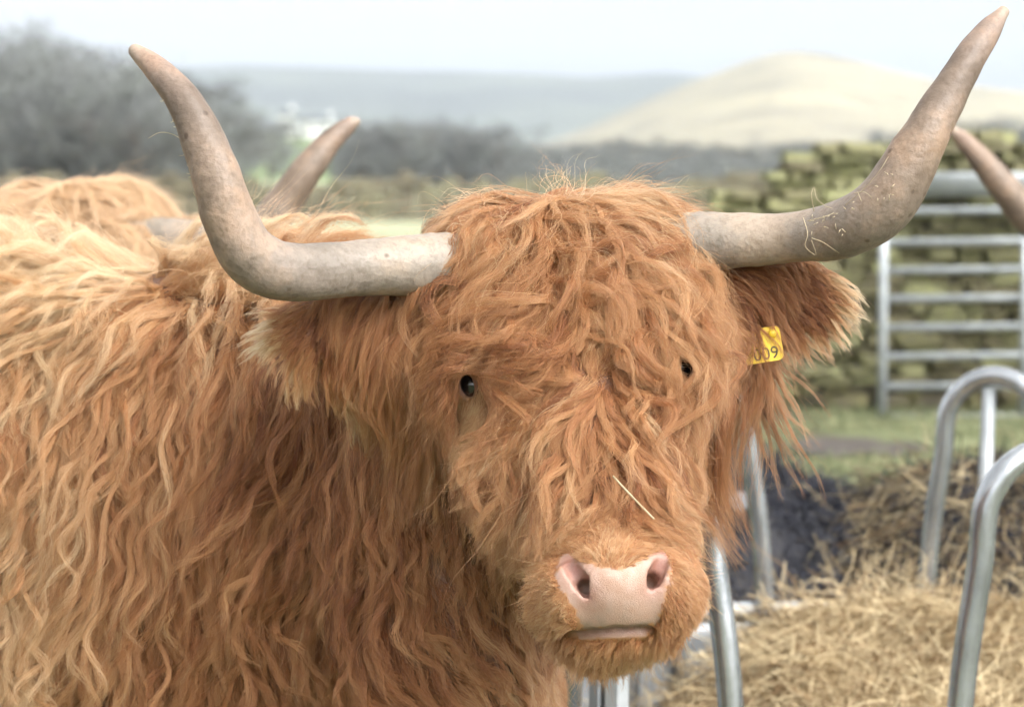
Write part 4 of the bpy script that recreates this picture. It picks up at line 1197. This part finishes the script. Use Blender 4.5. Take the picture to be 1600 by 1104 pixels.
    colr = ramp(ck[..., None] + tip[None, None])
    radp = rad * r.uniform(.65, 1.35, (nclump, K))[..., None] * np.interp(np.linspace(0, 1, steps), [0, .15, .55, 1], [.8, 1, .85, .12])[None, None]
    # no strand across the eyes, the nose pad or the lips
    Sf = S.reshape(-1, 3); qx, qy, qd = project(Sf)
    kill = np.zeros(len(Sf), bool)
    for c, fw_, ex_, ey_, tilt in eyes:
        kill |= (np.hypot((qx - ex_ - 2) / (15 if ex_ < 900 else 10), (qy - ey_ - 2) / (19 if ex_ < 900 else 12)) < 1) & (qd < 3.35)
    if name.startswith('forelock'): kill |= (np.hypot((qx - 738) / 24, (qy - 642) / 30) < 1) & (qd < 3.35)
    if cull_nose: kill |= (in_poly(qx, qy, NOSE) | in_poly(qx, qy, LIPS) | in_poly(qx, qy, MOUTH)) & (qd < 3.2)
    keep = ~kill.reshape(N, steps).any(1)
    S = S.reshape(N, steps, 3)[keep]; colr = colr.reshape(N, steps, 3)[keep]; radp = radp.reshape(N, steps)[keep]; N = int(keep.sum())
    S = S.reshape(-1, 3) - COW_BASE
    hc = bpy.data.hair_curves.new(name)
    hc.add_curves([steps] * N)
    hc.attributes['position'].data.foreach_set('vector', S.astype(np.float32).ravel())
    if 'radius' not in hc.attributes: hc.attributes.new('radius', 'FLOAT', 'POINT')
    hc.attributes['radius'].data.foreach_set('value', radp.astype(np.float32).ravel())
    ca = hc.attributes.new('hair_col', 'FLOAT_COLOR', 'POINT')
    colr = np.concatenate([colr, np.ones(colr.shape[:-1] + (1,))], -1)
    ca.data.foreach_set('color', colr.astype(np.float32).ravel())
    hc.materials.append(M_hair)
    o = bpy.data.objects.new(name, hc)
    return link(o, cow)
ok = seen & ~bare
ish = ok & (treg == 0); isb = ok & (treg == 1); isl = ok & (treg == 2); isr = ok & (treg == 3)
gfield = field(HEADC, tpx, tpy)
short = gfield[:, 2] < .045
vis = np.where((tpx > -60) & (facing > -.2), 1.0, .3)
# dense undercoat everywhere, toned darker as shade between locks, then the long locks
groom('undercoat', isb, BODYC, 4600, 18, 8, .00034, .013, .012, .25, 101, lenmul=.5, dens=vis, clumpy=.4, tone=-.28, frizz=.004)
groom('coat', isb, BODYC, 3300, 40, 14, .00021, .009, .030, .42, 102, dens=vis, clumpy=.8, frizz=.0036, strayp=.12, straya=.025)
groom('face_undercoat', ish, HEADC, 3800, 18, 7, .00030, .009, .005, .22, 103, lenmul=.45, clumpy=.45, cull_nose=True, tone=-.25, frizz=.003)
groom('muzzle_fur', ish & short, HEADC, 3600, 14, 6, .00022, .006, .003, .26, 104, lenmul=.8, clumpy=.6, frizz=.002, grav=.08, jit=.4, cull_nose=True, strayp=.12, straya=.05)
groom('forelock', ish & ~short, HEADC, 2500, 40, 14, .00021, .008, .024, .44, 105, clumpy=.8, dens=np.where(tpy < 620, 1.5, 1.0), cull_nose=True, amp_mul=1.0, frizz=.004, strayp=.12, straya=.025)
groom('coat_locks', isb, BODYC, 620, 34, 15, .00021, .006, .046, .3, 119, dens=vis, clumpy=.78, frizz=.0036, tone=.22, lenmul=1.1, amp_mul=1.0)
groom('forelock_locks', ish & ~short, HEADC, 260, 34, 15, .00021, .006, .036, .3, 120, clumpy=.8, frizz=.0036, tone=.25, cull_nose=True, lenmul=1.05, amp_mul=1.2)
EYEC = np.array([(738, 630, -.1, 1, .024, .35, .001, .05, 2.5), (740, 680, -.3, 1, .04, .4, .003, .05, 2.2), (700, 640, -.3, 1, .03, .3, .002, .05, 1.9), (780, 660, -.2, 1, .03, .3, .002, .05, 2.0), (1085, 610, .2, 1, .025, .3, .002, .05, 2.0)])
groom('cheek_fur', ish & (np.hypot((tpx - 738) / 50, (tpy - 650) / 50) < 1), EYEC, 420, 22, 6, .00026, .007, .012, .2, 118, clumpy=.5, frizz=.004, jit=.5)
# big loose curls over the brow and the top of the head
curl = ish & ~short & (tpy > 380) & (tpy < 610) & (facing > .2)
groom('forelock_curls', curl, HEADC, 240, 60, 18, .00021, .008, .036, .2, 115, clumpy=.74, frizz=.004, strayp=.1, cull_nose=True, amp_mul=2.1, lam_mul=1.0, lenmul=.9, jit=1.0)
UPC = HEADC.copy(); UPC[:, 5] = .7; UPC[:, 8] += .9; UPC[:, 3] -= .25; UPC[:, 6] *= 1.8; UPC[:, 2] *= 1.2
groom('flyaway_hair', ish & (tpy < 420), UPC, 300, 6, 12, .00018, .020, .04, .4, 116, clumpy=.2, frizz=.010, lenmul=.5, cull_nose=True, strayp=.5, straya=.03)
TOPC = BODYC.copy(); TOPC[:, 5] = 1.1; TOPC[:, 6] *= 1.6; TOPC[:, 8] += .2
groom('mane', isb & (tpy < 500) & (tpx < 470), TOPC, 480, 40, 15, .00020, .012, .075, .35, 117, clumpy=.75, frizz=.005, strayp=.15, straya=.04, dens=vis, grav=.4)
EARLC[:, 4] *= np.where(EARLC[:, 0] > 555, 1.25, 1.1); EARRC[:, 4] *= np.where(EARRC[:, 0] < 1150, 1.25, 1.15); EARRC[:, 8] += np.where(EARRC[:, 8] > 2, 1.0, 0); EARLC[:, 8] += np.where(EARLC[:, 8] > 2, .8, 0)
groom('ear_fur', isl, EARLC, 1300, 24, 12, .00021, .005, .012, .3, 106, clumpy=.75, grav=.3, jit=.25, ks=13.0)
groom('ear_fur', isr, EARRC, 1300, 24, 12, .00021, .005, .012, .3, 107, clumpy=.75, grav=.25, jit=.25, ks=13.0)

# ------------------------------------------------------------------ the other cattle
cow_parts = [o for o in cow.children if o.name.split('.')[0] not in ('horn', 'ear_tag', 'flyaway_hair')]
def other_cow(loc, sx, label, skip=()):
    o = empty('highland_cow', tuple(loc)); o.scale = (sx, 1, 1)
    for c in cow_parts:
        if c.name.split('.')[0] in skip: continue
        k = c.copy(); COL.objects.link(k); k.parent = o
    tag(o, label, 'cow', 'highland cattle')
    return o
def pale_hair(o):
    for c in o.children:
        if c.type == 'CURVES':
            c.material_slots[0].link = 'OBJECT'; c.material_slots[0].material = M_hair2
def other_horn(pts, par):
    o = horn(pts, par, (0, 0, 0), 60, 20, 5)
    M_ = Matrix.Translation(par.location) @ Matrix.Diagonal((*par.scale, 1))
    o.data.transform(M_.inverted())
    if par.scale[0] < 0: o.data.flip_normals()
    return o
c2 = other_cow(COW_BASE + [-.90, 1.8, .01], 1, 'pale ginger highland cow behind at the left, its shaggy head and one horn showing')
pale_hair(c2)
d2 = 5.02
other_horn([(90, 372, d2, 70), (170, 372, d2, 70), (250, 374, d2, 70), (315, 380, d2 - .03, 68), (372, 381, d2 - .06, 66), (412, 358, d2 - .08, 62), (445, 315, d2 - .08, 57), (478, 268, d2 - .08, 50), (515, 222, d2 - .06, 38), (545, 196, d2 - .05, 25), (554, 191, d2 - .05, 18)], c2)
other_horn([(80, 372, d2, 70), (10, 374, d2, 70), (-55, 380, d2 - .03, 68), (-110, 381, d2 - .06, 66), (-150, 358, d2 - .08, 62), (-185, 315, d2 - .08, 57), (-218, 268, d2 - .08, 50), (-255, 222, d2 - .06, 38), (-285, 196, d2 - .05, 25), (-294, 191, d2 - .05, 18)], c2)
c3 = other_cow((COW_BASE[0] * -1 + 1.72, COW_BASE[1] + 3.0, 0), -1, 'highland cow at the right edge with only its horn in view', ('coat',))
d3 = 6.2
other_horn([(1860, 352, d3, 64), (1795, 356, d3, 64), (1720, 366, d3, 62), (1655, 368, d3 - .04, 60), (1612, 342, d3 - .08, 56), (1575, 300, d3 - .1, 50), (1540, 258, d3 - .1, 41), (1508, 222, d3 - .1, 29), (1490, 205, d3 - .1, 17)], c3)
other_horn([(1960, 352, d3, 64), (2025, 356, d3, 64), (2100, 366, d3, 62), (2165, 368, d3 - .04, 60), (2208, 342, d3 - .08, 56), (2245, 300, d3 - .1, 50), (2280, 258, d3 - .1, 41), (2312, 222, d3 - .1, 29), (2330, 205, d3 - .1, 17)], c3)

# ------------------------------------------------------------------ hay caught on the horns and face
M_straw = noise_mat('straw', [(.30, .24, .14), (.50, .42, .28)], 40, .7)
def wisp(name, polys, label, rad=.0005):
    V, F, o_ = [], [], 0
    for pl in polys:
        v, f = tube_arrays(catmull([P(*q) for q in pl], 14), np.linspace(rad, rad * .6, 14), 5)
        V.append(v); F += [tuple(i + o_ for i in q) for q in f]; o_ += len(v)
    o = mesh_np(name, np.concatenate(V), F, M_straw)
    tag(o, label, 'hay wisp', 'hay caught on the cow', 'stuff')
    return o
dR = 3.095
pr = random.Random(4)
polys = [[(1272, 330, 3.15), (1268, 305, 3.14), (1272, 292, 3.15), (1276, 310, 3.13), (1290, 322, 3.13), (1300, 325, 3.14)],
         [(1255, 340, 3.16), (1262, 365, dR + .05), (1258, 385, dR + .055), (1275, 398, dR + .055), (1268, 375, dR + .05)],
         [(1262, 345, dR + .06), (1290, 338, dR + .045), (1310, 328, dR + .05), (1345, 300, 3.11), (1372, 270, 3.09), (1388, 245, 3.09)],
         [(1268, 372, dR + .05), (1285, 378, dR + .05), (1300, 388, dR + .055), (1318, 400, dR + .07)],
         [(1335, 302, 3.11), (1350, 300, 3.09), (1362, 308, 3.075)], [(1340, 300, 3.1), (1346, 314, 3.085)]]
for k in range(26):
    x = pr.uniform(1262, 1405); y = 338 - (max(0, x - 1300)) * .72 + pr.uniform(-6, 42)
    a = pr.uniform(0, 6.28); l = pr.uniform(3, 9)
    dd_ = float(np.interp(x, [1260, 1330, 1400], [3.165, 3.098, 3.082]))
    polys.append([(x, y, dd_), (x + l * math.cos(a) * .5, y + l * math.sin(a) * .5, dd_ - .003), (x + l * math.cos(a), y + l * math.sin(a), dd_)])
wisp('hay_wisp', polys, 'wisp of dry hay tangled on the bend of the right-hand horn')
polys = [[(290, 222, 3.11), (270, 210, 3.11), (250, 207, 3.11), (232, 216, 3.12)]]
for k in range(20):
    y = pr.uniform(150, 330); x = np.interp(y, [150, 205, 265, 330], [252, 281, 299, 316]) + pr.uniform(-1, 6)
    a = pr.uniform(2.4, 4.2); l = pr.uniform(4, 13)
    polys.append([(x, y, 3.10), (x + l * math.cos(a) * .5, y + l * math.sin(a) * .5 + 2, 3.10), (x + l * math.cos(a), y + l * math.sin(a), 3.10)])
wisp('hay_wisp', polys, 'fine hay threads clinging to the outer edge of the left-hand horn', .0005)
fs = [surf(x, y) for x, y in ((955, 740), (985, 772), (1018, 806))]
fs = [q - cF * .05 for q in fs]
v, f = tube_arrays(catmull(fs, 10), .0011, 6)
tag(mesh_np('straw', v, f, M_straw), 'single pale straw lying across the cow\'s nose', 'straw', 'hay caught on the cow')

# ------------------------------------------------------------------ haze
bm = bmesh.new(); bmesh.ops.create_cube(bm, size=1)
for q in bm.verts: q.co = (q.co.x * 7000, (q.co.y + .5) * 5200 - 300, (q.co.z + .5) * 270 - 30)
hm = bpy.data.materials.new('haze'); hm.use_nodes = True
t = hm.node_tree; t.nodes.remove(t.nodes['Principled BSDF'])
pv = t.nodes.new('ShaderNodeVolumePrincipled'); pv.inputs['Color'].default_value = (.80, .89, 1, 1); pv.inputs['Density'].default_value = .00024
t.links.new(pv.outputs[0], t.nodes['Material Output'].inputs['Volume'])
tag(bm_obj('haze', bm, hm), 'thin pale haze over the valley', 'haze', kind='stuff')
